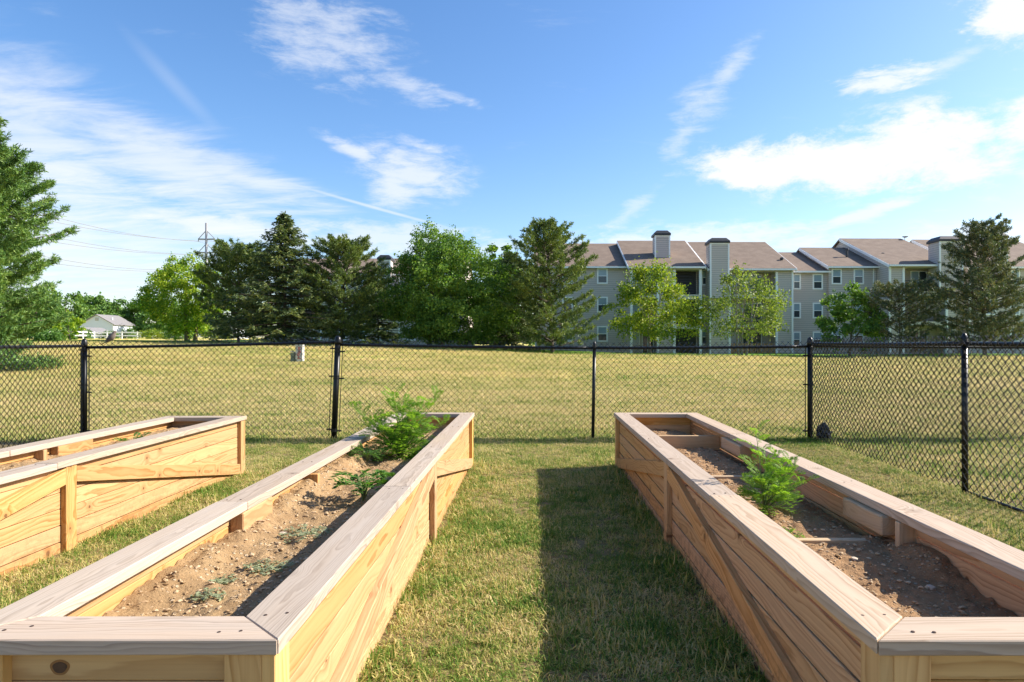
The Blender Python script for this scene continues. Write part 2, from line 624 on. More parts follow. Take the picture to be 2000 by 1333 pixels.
def soilmat(name, a, b, c_):
    t = NT(name)
    p = t.pos()
    n1 = t.noise(p, 5.0, 6, 0.7)
    n2 = t.noise(p, 60.0, 6, 0.75)
    vo = t.new('ShaderNodeTexVoronoi')
    vo.inputs['Scale'].default_value = 55.0
    t.l.new(p, vo.inputs['Vector'])
    cs = t.new('ShaderNodeSeparateColor')
    t.l.new(vo.outputs['Color'], cs.inputs[0])
    c = t.mix(t.ramp(n1, 0.3, 0.7), a, b)
    c = t.mix(t.ramp(n2, 0.35, 0.7, 0.0, 0.6), c, [v * 0.55 for v in a])
    fl = t.math('MULTIPLY', t.math('LESS_THAN', cs.outputs[0], 0.22), t.ramp(vo.outputs['Distance'], 0.25, 0.45, 1.0, 0.0))
    c = t.mix(t.math('MULTIPLY', fl, 0.7), c, c_)
    t.set(c, 0.92, 0.0, 0.15)
    t.bump(t.math('ADD', t.math('MULTIPLY', n2, 0.7), t.math('ADD', n1, t.math('MULTIPLY', fl, 0.4))), 1.0, 0.02)
    return t.m


def sidingmat():
    t = NT('vinyl siding')
    p = t.pos()
    sp = t.new('ShaderNodeSeparateXYZ')
    t.l.new(p, sp.inputs[0])
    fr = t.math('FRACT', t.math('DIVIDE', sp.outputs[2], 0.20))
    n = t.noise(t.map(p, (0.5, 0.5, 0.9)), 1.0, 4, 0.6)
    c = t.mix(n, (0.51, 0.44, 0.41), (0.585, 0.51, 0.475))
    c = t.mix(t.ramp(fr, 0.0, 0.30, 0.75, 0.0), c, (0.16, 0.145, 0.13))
    t.set(c, 0.55, 0.0, 0.3)
    t.bump(fr, 0.5, 0.02)
    return t.m


def roofmat():
    t = NT('asphalt shingles')
    p = t.pos()
    sp = t.new('ShaderNodeSeparateXYZ')
    t.l.new(p, sp.inputs[0])
    n = t.noise(p, 1.2, 6, 0.7)
    n2 = t.noise(t.map(p, (3.0, 6.0, 6.0)), 2.0, 3, 0.6)
    fr = t.math('FRACT', t.math('DIVIDE', sp.outputs[1], 0.24))
    c = t.mix(t.ramp(n, 0.3, 0.7), (0.205, 0.152, 0.115), (0.275, 0.21, 0.16))
    c = t.mix(t.math('MULTIPLY', n2, 0.5), c, (0.085, 0.06, 0.048))
    c = t.mix(t.ramp(fr, 0.0, 0.2, 0.35, 0.0), c, (0.06, 0.045, 0.035))
    t.set(c, 0.9, 0.0, 0.2)
    return t.m


def glassmat(name, c, rough=0.06):
    t = NT(name)
    n = t.noise(t.pos(), 0.7, 2, 0.5)
    cc = t.mix(n, [v * 0.7 for v in c], [v * 1.3 for v in c])
    return t.set(cc, rough, 0.0, 0.7)


M = {}
M['pine'] = wood('fresh pine', (0.52, 0.312, 0.138), (0.30, 0.125, 0.032), 62, 0.06, 0.7, 0.5, dirt=0.35)
M['pine_front'] = wood('yellow pine end boards', (0.66, 0.40, 0.155), (0.42, 0.21, 0.06), 36, 0.0, 0.65, 0.6, dirt=0.2)
M['pine_shade_side'] = wood('shade toned pine', (0.60, 0.355, 0.165), (0.33, 0.15, 0.048), 64, 0.06, 0.72, 0.5, dirt=0.75)  # same pine as the other beds; warm shaded tone painted into the colour
M['cap'] = wood('weathered cap board', (0.46, 0.365, 0.275), (0.22, 0.16, 0.11), 175, 0.55, 0.85, 0.22, bendk=0.10)
M['cap_tan'] = wood('pale cap board', (0.50, 0.385, 0.28), (0.30, 0.205, 0.13), 100, 0.25, 0.8, 0.22, bendk=0.14)
M['inner'] = wood('inner board', (0.55, 0.38, 0.21), (0.38, 0.23, 0.10), 80, 0.4, 0.8, 0.3, dirt=0.0)
M['screw'] = plain('screw head', (0.10, 0.06, 0.04), 0.5, 0.6)
M['soil'] = soilmat('clay soil', (0.45, 0.30, 0.155), (0.33, 0.205, 0.10), (0.60, 0.47, 0.32))
M['soil_b'] = soilmat('brown soil', (0.42, 0.25, 0.125), (0.32, 0.19, 0.098), (0.46, 0.36, 0.25))
M['stone'] = plain('pale stone', (0.52, 0.42, 0.31), 0.85, var=0.35, scale=20)
M['grass'] = grassmat('grass blades')
M['ground'] = groundmat()
M['black'] = plain('black powder coat', (0.006, 0.006, 0.006), 0.38, 0.0, 0.35, 0.2)
M['wire'] = plain('black vinyl wire', (0.008, 0.008, 0.008), 0.22, 0.0, 0.55, 0.2)
M['bag'] = plain('black plastic bag', (0.006, 0.006, 0.007), 0.25, 0.0, 0.4, 0.2)
M['siding'] = sidingmat()
M['roof'] = roofmat()
M['white'] = plain('white trim paint', (0.86, 0.85, 0.83), 0.5, var=0.05)
M['beige'] = plain('beige trim', (0.56, 0.50, 0.42), 0.6, var=0.06)
M['dark'] = plain('dark metal', (0.03, 0.03, 0.033), 0.5)
M['recess'] = plain('recess wall', (0.44, 0.38, 0.32), 0.7)
M['pane_hi'] = glassmat('glass over white blind', (0.26, 0.34, 0.40), 0.12)
M['pane_lo'] = glassmat('dark glass', (0.045, 0.055, 0.065))
M['railwood'] = plain('stained picket', (0.42, 0.24, 0.09), 0.7)
M['bark'] = plain('bark', (0.10, 0.075, 0.055), 0.9, var=0.4, scale=6)
M['bark_pale'] = plain('pale bark', (0.27, 0.225, 0.175), 0.85, var=0.35, scale=6)
M['steel'] = plain('galvanised steel', (0.30, 0.30, 0.30), 0.5, 0.3)
M['cable'] = plain('aluminium cable', (0.22, 0.22, 0.22), 0.5, 0.3)
M['vinyl'] = plain('white vinyl', (0.82, 0.82, 0.80), 0.45, var=0.04)
M['house_white'] = plain('white house siding', (0.66, 0.71, 0.78), 0.6, var=0.05)
M['roof_grey'] = plain('grey shingles', (0.20, 0.19, 0.19), 0.9, var=0.25, scale=2)
M['roof_red'] = plain('terracotta shingles', (0.42, 0.17, 0.09), 0.9, var=0.2)
M['ped'] = plain('pale utility paint', (0.45, 0.44, 0.40), 0.6)
M['ped_green'] = plain('green utility paint', (0.14, 0.17, 0.12), 0.6)
M['red_paint'] = plain('red spray paint', (0.42, 0.03, 0.02), 0.6)
M['tyre'] = plain('tyre rubber', (0.02, 0.02, 0.02), 0.8)
M['maple'] = leafmat('maple leaves', (0.055, 0.16, 0.018), (0.20, 0.33, 0.025), (0.46, 0.50, 0.04), 0.42, 0.35)
M['oak'] = leafmat('broad leaves', (0.04, 0.115, 0.02), (0.115, 0.225, 0.035), (0.26, 0.36, 0.06), 0.38, 0.4)
M['young'] = leafmat('young tree leaves', (0.06, 0.14, 0.018), (0.19, 0.28, 0.03), (0.44, 0.45, 0.05), 0.42, 0.5)
M['olive'] = leafmat('olive leaves', (0.08, 0.14, 0.03), (0.19, 0.26, 0.055), (0.34, 0.38, 0.08), 0.4, 0.5)
M['spruce'] = leafmat('spruce needles', (0.026, 0.055, 0.024), (0.085, 0.13, 0.045), (0.27, 0.29, 0.10), 0.2, 0.9)  # brightest tone paints sunlit highlights into the needles
M['pinen'] = leafmat('pine needles', (0.028, 0.066, 0.02), (0.105, 0.165, 0.04), (0.28, 0.32, 0.075), 0.22, 0.9)
M['white_pine'] = leafmat('white pine needles', (0.03, 0.095, 0.025), (0.115, 0.22, 0.05), (0.25, 0.345, 0.08), 0.22, 0.9)
M['blue_pine'] = leafmat('blue green needles', (0.035, 0.07, 0.045), (0.10, 0.145, 0.075), (0.27, 0.22, 0.09), 0.18, 0.8)
M['wood_leaf'] = leafmat('distant leaves', (0.0473, 0.1148, 0.027), (0.1013, 0.2025, 0.0405), (0.189, 0.297, 0.0607), 0.3, 0.12)
M['weed'] = leafmat('ragweed leaves', (0.08, 0.18, 0.025), (0.20, 0.36, 0.05), (0.38, 0.52, 0.08), 0.55, 5.0)
M['weed_dark'] = leafmat('dark weed leaves', (0.05, 0.13, 0.025), (0.10, 0.22, 0.04), (0.20, 0.34, 0.06), 0.4, 8.0)
M['spurge'] = leafmat('grey green mat weed', (0.17, 0.20, 0.105), (0.26, 0.29, 0.16), (0.36, 0.38, 0.22), 0.2, 8.0)
M['stem'] = plain('green stem', (0.13, 0.16, 0.05), 0.7)

# ------------------------------------------------------------------ ground and grass
random.seed(7)
rng = np.random.default_rng(7)


def build_ground():
    xs = np.concatenate([np.linspace(-900, -130, 12), np.linspace(-120, -30, 31), np.linspace(-29, 29, 88), np.linspace(30, 120, 31), np.linspace(130, 900, 12)])
    ys = np.concatenate([np.linspace(-60, -4, 8), np.linspace(-2, 8, 12), np.linspace(8.5, 60, 104), np.linspace(62, 200, 50), np.linspace(220, 1600, 16)])
    X, Y = np.meshgrid(xs, ys)
    Zg = gz(X, np.minimum(Y, 190))
    V = np.stack([X, Y, Zg], -1).reshape(-1, 3)
    nx, ny = len(xs), len(ys)
    i = np.arange(nx * ny).reshape(ny, nx)
    Q = np.stack([i[:-1, :-1], i[:-1, 1:], i[1:, 1:], i[1:, :-1]], -1).reshape(-1, 4)
    o = link('ground', mesh('ground', V, Q), M['ground'], smooth=True)
    tag(o, 'dry mown lawn stretching from the beds to the trees', 'lawn', kind='structure')


build_ground()

PLANTERS = [  # x of the left and right cap edges, near and far ends
    dict(x0=-3.56, x1=-2.79, y0=1.60, y1=6.47),
    dict(x0=-1.405, x1=-0.605, y0=1.574, y1=6.786),
    dict(x0=0.812, x1=1.655, y0=1.574, y1=6.786),
]
CAP_T, CAP_Z = 0.038, 0.55
FENCE_Y, FX0, FX1 = 8.645, -5.84, 3.585


def blade_tufts(col, n_var, blades, lo, hi, spread, wid, lie):
    for v in range(n_var):
        V, Q = [], []
        for b in range(blades):
            a = random.uniform(0, 2 * math.pi)
            r = spread * math.sqrt(random.random())
            bx, by = r * math.cos(random.uniform(0, 6.28)), r * math.sin(random.uniform(0, 6.28))
            L = random.uniform(lo, hi)
            lean = random.uniform(0.15, 0.9) if random.random() > lie else random.uniform(1.15, 1.5)
            d = Vector((math.cos(a), math.sin(a), 0))
            s = Vector((-math.sin(a), math.cos(a), 0)) * wid * random.uniform(0.6, 1.3)
            p = Vector((bx, by, -0.004))
            base = len(V)
            for k, (f, w) in enumerate(((0, 1.0), (0.5, 0.85), (1.0, 0.12))):
                th = lean * (0.35 + 0.75 * f)
                q = p + d * math.sin(th) * L * f + Vector((0, 0, 1)) * math.cos(th) * L * f + Vector((0, 0, 0.004 if lean > 1 else 0))
                V += [q - s * w * 0.5, q + s * w * 0.5]
                if k:
                    j = base + (k - 1) * 2
                    Q.append((j, j + 1, j + 3, j + 2))
        me = mesh('grass_tuft', V, Q)
        me.materials.append(M['grass'])
        o = bpy.data.objects.new('grass_tuft', me)
        col.objects.link(o)


def scatter(name, pts, rot, scl, idx, coll, label):
    me = bpy.data.meshes.new(name)
    me.vertices.add(len(pts))
    me.vertices.foreach_set('co', np.asarray(pts, np.float32).ravel())
    for nm, ty, da, key in (('rot', 'FLOAT_VECTOR', rot, 'vector'), ('scl', 'FLOAT', scl, 'value'), ('idx', 'INT', idx, 'value')):
        a = me.attributes.new(nm, ty, 'POINT')
        a.data.foreach_set(key, np.ascontiguousarray(da, np.int32 if ty == 'INT' else np.float32).ravel())
    o = link(name, me)
    g = bpy.data.node_groups.new(name, 'GeometryNodeTree')
    g.interface.new_socket('Geometry', in_out='INPUT', socket_type='NodeSocketGeometry')
    g.interface.new_socket('Geometry', in_out='OUTPUT', socket_type='NodeSocketGeometry')
    n, l = g.nodes, g.links
    gi, go = n.new('NodeGroupInput'), n.new('NodeGroupOutput')
    ip = n.new('GeometryNodeInstanceOnPoints')
    ci = n.new('GeometryNodeCollectionInfo')
    ci.inputs['Collection'].default_value = coll
    ci.inputs['Separate Children'].default_value = True
    ci.inputs['Reset Children'].default_value = True

    def attr(nm, ty):
        a = n.new('GeometryNodeInputNamedAttribute')
        a.data_type = ty
        a.inputs['Name'].default_value = nm
        return a.outputs['Attribute']
    er = n.new('FunctionNodeEulerToRotation')
    l.new(attr('rot', 'FLOAT_VECTOR'), er.inputs[0])
    l.new(gi.outputs[0], ip.inputs['Points'])
    l.new(ci.outputs[0], ip.inputs['Instance'])
    ip.inputs['Pick Instance'].default_value = True
    l.new(attr('idx', 'INT'), ip.inputs['Instance Index'])
    l.new(er.outputs[0], ip.inputs['Rotation'])
    l.new(attr('scl', 'FLOAT'), ip.inputs['Scale'])
    l.new(ip.outputs[0], go.inputs[0])
    md = o.modifiers.new('scatter', 'NODES')
    md.node_group = g
    tag(o, label, 'grass', kind='stuff')
    return o


def build_grass():
    near = bpy.data.collections.new('grass_tufts_near')
    blade_tufts(near, 14, 30, 0.018, 0.058, 0.055, 0.0040, 0.72)
    far = bpy.data.collections.new('grass_tufts_far')
    blade_tufts(far, 8, 34, 0.03, 0.065, 0.13, 0.0075, 0.4)
    # lawn inside the fence
    A = 9.6 * 7.9
    n = int(A * 900)
    P = np.stack([rng.uniform(-5.9, 3.7, n), rng.uniform(1.0, 8.9, n)], 1)
    keep = np.ones(n, bool)
    for p in PLANTERS:
        keep &= ~((P[:, 0] > p['x0'] + 0.03) & (P[:, 0] < p['x1'] - 0.03) & (P[:, 1] > p['y0'] + 0.03) & (P[:, 1] < p['y1'] - 0.03))
    # skip what the beds hide, thin out the far left strip
    keep &= (P[:, 0] > -3.6) | (P[:, 1] > 6.2) | (rng.random(n) < 0.3)
    keep &= np.abs(P[:, 0] - 0.05) < P[:, 1] * 0.86 + 0.6
    P = P[keep]
    far_f = np.clip((P[:, 1] - 2.5) / 6, 0, 1)
    keep = rng.random(len(P)) > far_f * 0.35
    P = P[keep]
    n = len(P)
    z = gz(P[:, 0], P[:, 1])
    patch = 0.5 + 0.5 * np.sin(P[:, 0] * 3.1 + np.sin(P[:, 1] * 2.3) * 2) * np.sin(P[:, 1] * 2.7 + P[:, 0])
    sc = rng.uniform(0.6, 1.3, n) * (0.6 + 0.65 * patch)
    edge = np.abs(P[:, 1] - FENCE_Y) < 0.12
    sc[edge] *= 1.6
    for p in PLANTERS:      # uncut blades along the boards
        e = ((np.abs(P[:, 0] - p['x0']) < 0.07) | (np.abs(P[:, 0] - p['x1']) < 0.07)) & (P[:, 1] < p['y1'])
        sc[e] *= 1.35
    rot = np.stack([rng.uniform(-0.2, 0.2, n), rng.uniform(-0.2, 0.2, n), rng.uniform(0, 6.283, n)], 1)
    scatter('lawn_grass', np.stack([P[:, 0], P[:, 1], z], 1), rot, sc, rng.integers(0, 14, n), near,
            'patchy green and straw grass inside the fence')
    # field outside
    pts = []
    for y0, y1, dens, s in ((8.5, 14, 190, 1.0), (14, 22, 90, 1.25), (22, 34, 34, 1.7), (34, 52, 11, 2.3)):
        x0, x1 = -0.86 * y1 - 2, 0.80 * y1 + 2
        m = int((x1 - x0) * (y1 - y0) * dens)
        q = np.stack([rng.uniform(x0, x1, m), rng.uniform(y0, y1, m)], 1)
        q = q[(q[:, 0] > -0.83 * q[:, 1] - 1) & (q[:, 0] < 0.76 * q[:, 1] + 1)]
        pts.append(np.column_stack([q, np.full(len(q), s)]))
    m = 2600                                            # outside the side fence
    q = np.stack([rng.uniform(3.7, 8.5, m), rng.uniform(4.0, 8.6, m)], 1)
    pts.append(np.column_stack([q, np.full(m, 1.0)]))
    P = np.concatenate(pts)
    n = len(P)
    rot = np.stack([rng.uniform(-0.1, 0.1, n), rng.uniform(-0.1, 0.1, n), rng.uniform(0, 6.283, n)], 1)
    sc = P[:, 2] * rng.uniform(0.7, 1.15, n) * np.where((rng.random(n) < 0.025) & (P[:, 1] > 9.5), 1.6, 1.0)
    sc[(np.abs(P[:, 1] - FENCE_Y) < 0.1)] *= 1.3
    scatter('field_grass', np.stack([P[:, 0], P[:, 1], gz(P[:, 0], P[:, 1])], 1), rot, sc, rng.integers(0, 8, n), far,
            'short yellowed grass of the field beyond the fence')


build_grass()


# ------------------------------------------------------------------ raised beds
_plank_cache = {}


def plank_mesh(poly, t, bev=0.0025):
    """flat polygon (local x along the grain, local y across) extruded to thickness t, edges eased"""
    key = (tuple((round(a, 3), round(b, 3)) for a, b in poly), round(t, 4), bev)
    if key in _plank_cache:
        return _plank_cache[key]
    bm = bmesh.new()
    lo = [bm.verts.new((a, b, -t / 2)) for a, b in poly]
    hi = [bm.verts.new((a, b, t / 2)) for a, b in poly]
    n = len(poly)
    bm.faces.new(lo[::-1])
    bm.faces.new(hi)
    for i in range(n):
        j = (i + 1) % n
        bm.faces.new((lo[i], lo[j], hi[j], hi[i]))
    bmesh.ops.recalc_face_normals(bm, faces=bm.faces)
    if bev:
        bmesh.ops.bevel(bm, geom=list(bm.edges), offset=bev, segments=1, affect='EDGES', profile=0.5)
    me = bpy.data.meshes.new('plank')
    bm.to_mesh(me)
    bm.free()
    _plank_cache[key] = me
    return me


def rect(l, w):
    return [(-l / 2, -w / 2), (l / 2, -w / 2), (l / 2, w / 2), (-l / 2, w / 2)]


def plank(parent, name, poly, t, c, ex, ey, mat, jitter=0.0015, bev=0.0025):
    me = plank_mesh(poly, t, bev)
    key = (me.name, mat.name)
    if me.materials and me.materials[0] != mat:
        if key not in _plank_cache:
            m2 = me.copy()
            m2.materials.clear()
            m2.materials.append(mat)
            _plank_cache[key] = m2
        me = _plank_cache[key]
    elif not me.materials:
        me.materials.append(mat)
    o = bpy.data.objects.new(name, me)
    COL.objects.link(o)
    o.parent = parent
    ex, ey = Vector(ex).normalized(), Vector(ey).normalized()
    ez = ex.cross(ey)
    m = Matrix((ex, ey, ez)).transposed().to_4x4()
    j = Vector((random.uniform(-1, 1), random.uniform(-1, 1), random.uniform(-1, 1))) * jitter
    m.translation = Vector(c) + j - parent.matrix_basis.translation
    if jitter:
        m = m @ Euler((random.uniform(-1, 1) * 0.006, random.uniform(-1, 1) * 0.0006, random.uniform(-1, 1) * 0.0008)).to_matrix().to_4x4()
    o.matrix_basis = m
    return o


SCREW = None


def screw(parent, x, y, z):
    global SCREW
    if SCREW is None:
        SCREW = MB().lathe((0, 0, 0), [(0.0045, -0.004), (0.0045, 0.0008), (0.003, 0.0012)], 8)
        SCREW = mesh('screw', SCREW.V, SCREW.F)
        SCREW.materials.append(M['screw'])
    o = bpy.data.objects.new('screw', SCREW)
    COL.objects.link(o)
    o.parent = parent
    o.location = Vector((x, y, z)) - parent.matrix_basis.translation


END_ROWS = [(-0.04, 0.13), (0.13, 0.23), (0.23, 0.33), (0.33, 0.43), (0.43, 0.5115)]
ROWS = [(-0.04, 0.062), (0.062, 0.160), (0.160, 0.259), (0.259, 0.358), (0.358, 0.455), (0.455, 0.5115)]
CW = 0.137                       # cap width
X_, Y_, Z_ = (1, 0, 0), (0, 1, 0), (0, 0, 1)


def planter(p, label, wood_side, wood_front, cap, joints_l, joints_r, gap_=0.004):
    x0, x1, y0, y1 = p['x0'], p['x1'], p['y0'], p['y1']
    e = empty('raised_bed', ((x0 + x1) / 2, (y0 + y1) / 2, 0), label, 'planter', 'timber raised beds')
    ym = (y0 + y1) / 2
    ins, tb, tt = 0.046, 0.030, 0.034        # board face inset, board and trim thickness
    for s, xo in ((1, x0), (-1, x1)):
        xb = xo + s * (ins + tb / 2)
        xt = xo + s * (ins - tt / 2)
        for za, zb in ROWS:
            for ya, yb in ((y0 + ins, ym), (ym, y1 - ins)):
                plank(e, 'side_board', rect(yb - ya - 0.003, zb - za - gap_), tb, (xb, (ya + yb) / 2, (za + zb) / 2), Y_, Z_, wood_side)
        plank(e, 'post', rect(0.553, 0.092), tt, (xt, ym, 0.2345), Z_, Y_, wood_side)
        for yc in (y0 + ins - tt + 0.046, y1 - ins + tt - 0.046):
            plank(e, 'corner_board', rect(0.553, 0.092), tt, (xt, yc, 0.2345), Z_, Y_, wood_front)
        for ya, yb in ((ym - 0.048, y0 + 0.115), (ym + 0.048, y1 - 0.115)):
            d = Vector((0, yb - ya, -0.40))
            w = 0.096
            h = w / (abs(yb - ya) / d.length)
            a = Vector((0, ya, 0.503 - h / 2))
            b = Vector((0, yb, 0.503 - h / 2 - 0.40))
            c = (a + b) / 2
            ex = (b - a).normalized()
            ey = Vector((1, 0, 0)).cross(ex) if yb > ya else ex.cross(Vector((1, 0, 0)))
            pts = [(a + Vector((0, 0, -h / 2))), (b + Vector((0, 0, -h / 2))), (b + Vector((0, 0, h / 2))), (a + Vector((0, 0, h / 2)))]
            poly = [((q - c).dot(ex), (q - c).dot(ey)) for q in pts]
            area = sum(poly[i][0] * poly[(i + 1) % 4][1] - poly[(i + 1) % 4][0] * poly[i][1] for i in range(4))
            if area < 0:
                poly = poly[::-1]
            plank(e, 'brace', poly, tt, (xt, c.y, c.z), ex, ey, wood_side)
    for s, yo in ((1, y0), (-1, y1)):
        yb = yo + s * (ins + tb / 2)
        for za, zb in END_ROWS:
            plank(e, 'end_board', rect(x1 - x0 - 2 * (ins + tb) - 0.004, zb - za - 0.0025), tb, ((x0 + x1) / 2, yb, (za + zb) / 2), X_, Z_, wood_front)
        for xc in (x0 + ins + 0.045, x1 - ins - 0.045):
            plank(e, 'corner_board', rect(0.553, 0.090), tt, (xc, yo + s * (ins - tt / 2 + 0.001), 0.2345), Z_, X_, wood_front)
    # caps, mitred at the corners
    zc = CAP_Z - CAP_T / 2
    g = 0.0015
    for s, xo, joints in ((1, x0, joints_l), (-1, x1, joints_r)):
        ys = [y0] + joints + [y1]
        for k in range(len(ys) - 1):
            ya, yb = ys[k] + g, ys[k + 1] - g
            c = Vector((xo + s * CW / 2, (ya + yb) / 2, zc + random.uniform(-0.0015, 0.002)))
            ma = CW if k == 0 else 0.0
            mb = CW if k == len(ys) - 2 else 0.0
            L2 = (yb - ya) / 2
            # local x = world y, local y = -world x ; outer edge carries the full length
            if s == 1:
                poly = [(-L2 + ma, -CW / 2), (L2 - mb, -CW / 2), (L2, CW / 2), (-L2, CW / 2)]
            else:
                poly = [(-L2, -CW / 2), (L2, -CW / 2), (L2 - mb, CW / 2), (-L2 + ma, CW / 2)]
            plank(e, 'cap_board', poly, CAP_T, c, Y_, (-1, 0, 0), cap, 0.001, 0.003)
            for yy in (ya + ma * 0.8 + 0.04, yb - mb * 0.8 - 0.04):
                for xx in (0.03, 0.09):
                    screw(e, xo + s * xx + random.uniform(-.008, .008), yy + random.uniform(-.015, .015), CAP_Z)
            if yb - ya > 2.0:
                for xx in (0.035, 0.085):
                    screw(e, xo + s * xx, (ya + yb) / 2 + random.uniform(-.03, .03), CAP_Z)
    for s, yo in ((1, y0), (-1, y1)):
        L2 = (x1 - x0) / 2 - g
        c = ((x0 + x1) / 2, yo + s * CW / 2, zc + random.uniform(-0.001, 0.001))
        if s == 1:
            poly = [(-L2, -CW / 2), (L2, -CW / 2), (L2 - CW, CW / 2), (-L2 + CW, CW / 2)]
        else:
            poly = [(-L2 + CW, -CW / 2), (L2 - CW, -CW / 2), (L2, CW / 2), (-L2, CW / 2)]
        plank(e, 'cap_board', poly, CAP_T, c, X_, Y_, cap, 0.001, 0.003)
        for xx in (x0 + 0.11, x0 + 0.16, x1 - 0.11, x1 - 0.16):
            screw(e, xx, yo + s * (0.03 + random.uniform(0, .06)), CAP_Z)
    return e


def lump(rad, seed, sub=1, flat=0.6):
    bm = bmesh.new()
    bmesh.ops.create_icosphere(bm, subdivisions=sub, radius=1.0)
    rr = random.Random(seed)
    for v in bm.verts:
        k = rr.uniform(0.72, 1.18)
        v.co = Vector((v.co.x * k, v.co.y * k * rr.uniform(0.7, 1.0), v.co.z * k * flat)) * rad
    V = [tuple(v.co) for v in bm.verts]
    Fs = [tuple(v.index for v in f.verts) for f in bm.faces]
    bm.free()
    return V, Fs


def vnoise(x, y, seed=0):
    """cheap smooth value noise"""
    g = np.random.default_rng(seed).random((64, 64))
    xi, yi = np.floor(x).astype(int), np.floor(y).astype(int)
    fx, fy = x - xi, y - yi
    fx, fy = fx * fx * (3 - 2 * fx), fy * fy * (3 - 2 * fy)
    a = g[xi % 64, yi % 64] * (1 - fx) + g[(xi + 1) % 64, yi % 64] * fx
    b = g[xi % 64, (yi + 1) % 64] * (1 - fx) + g[(xi + 1) % 64, (yi + 1) % 64] * fx
    return a * (1 - fy) + b * fy - 0.5


def soil_height(p, k, x, y):
    u = (x - p['x0']) / (p['x1'] - p['x0'])
    h = (0.445, 0.395, 0.375)[k] + 0 * x
    h = h + 0.035 * vnoise(x * 4 + 3, y * 3, k) + 0.016 * vnoise(x * 13, y * 13, k + 5) + 0.019 * vnoise(x * 31, y * 31, k + 9)
    if k == 1:
        h = h + 0.075 * sst((0.32 - u) / 0.16) * sst((y - 1.85) / 0.5) * (0.75 + 0.7 * vnoise(y * 3.1, y * 0 + 2, 3)) + 0.02 * vnoise(x * 9, y * 9, 12)
    if k == 2:
        h = h + 0.05 * sst((u - 0.72) / 0.15) * sst((2.9 - y) / 0.25) * sst((y - 2.35) / 0.2) - 0.03 * sst((u - 0.75) / 0.1) * sst((y - 2.95) / 0.1)
    return h


def soil(p, k, mat, label):
    nx, ny = 74, 420
    xs = np.linspace(p['x0'] + 0.079, p['x1'] - 0.079, nx)
    ys = np.linspace(p['y0'] + 0.079, p['y1'] - 0.079, ny)
    X, Y = np.meshgrid(xs, ys)
    Zs = soil_height(p, k, X, Y)
    V = np.stack([X, Y, Zs], -1).reshape(-1, 3)
    i = np.arange(nx * ny).reshape(ny, nx)
    Q = np.stack([i[:-1, :-1], i[:-1, 1:], i[1:, 1:], i[1:, :-1]], -1).reshape(-1, 4)
    o = link('soil', mesh('soil', V, Q), mat, smooth=True)
    tag(o, label, 'soil', kind='stuff')
    # chips, clods and small stones
    pv, pf, base = [], [], 0
    shapes = [lump(1, s, 1 if s < 4 else 0 or 1, 0.5) for s in range(5)]
    r = np.random.default_rng(40 + k)
    n = (400, 3800, 3800)[k]
    for _ in range(n):
        x = r.uniform(xs[0] + 0.02, xs[-1] - 0.02)
        y = p['y0'] + 0.1 + (p['y1'] - p['y0'] - 0.2) * r.random() ** 1.25
        s = 0.0025 + 0.0085 * r.random() ** 3
        sv, sf = shapes[int(r.integers(0, 5))]
        a = r.uniform(0, 6.28)
        ca, sa = math.cos(a), math.sin(a)
        z = float(soil_height(p, k, np.array([x]), np.array([y]))[0])
        st = r.uniform(0.8, 1.7)
        pv += [(x + (v[0] * ca * st - v[1] * sa) * s, y + (v[0] * sa * st + v[1] * ca) * s, z + 0.35 * s + v[2] * s) for v in sv]
        pf += [tuple(i + base for i in f) for f in sf]
        base += len(sv)
    me = mesh('gravel', pv, pf)
    t = M.setdefault('chips', None)
    if t is None:
        nt = NT('soil chips')
        c = nt.mix(nt.island(), (0.28, 0.175, 0.085), (0.54, 0.40, 0.25))
        M['chips'] = nt.set(c, 0.9, 0, 0.15)
    g = link('gravel', me, M['chips'])
    tag(g, ('small chips and pebbles on the soil of the farthest-left bed', 'small chips and pebbles on the sandy soil of the middle bed',
            'small chips and pebbles on the brown soil of the right bed')[k], 'gravel', kind='stuff')


def stones(p, k, spots, label, group):
    for j, (x, y, s) in enumerate(spots):
        V, Fs = lump(s, 100 * k + j, 1, 0.5)
        z = float(soil_height(p, k, np.array([x]), np.array([y]))[0])
        o = link('stone', mesh('stone', V, Fs), M['stone'])
        o.location = (x, y, z + s * 0.25)
        o.rotation_euler = (0.1, 0.15, j * 1.3)
        tag(o, label, 'stone', group)


b1 = planter(PLANTERS[0], 'sunlit yellow timber raised bed cut off by the left edge of the photo', M['pine'], M['pine'], M['cap'], [4.35], [3.9])
b2 = planter(PLANTERS[1], 'timber raised bed with greyed cap and the tallest feathery weed growing in it', M['pine'], M['pine_front'], M['cap'], [2.95, 5.0], [3.27, 4.48])
b3 = planter(PLANTERS[2], 'timber raised bed with shaded brown side and pale cap beside the right fence', M['pine_shade_side'], M['pine_front'], M['cap_tan'], [3.08], [5.17], 0.008)


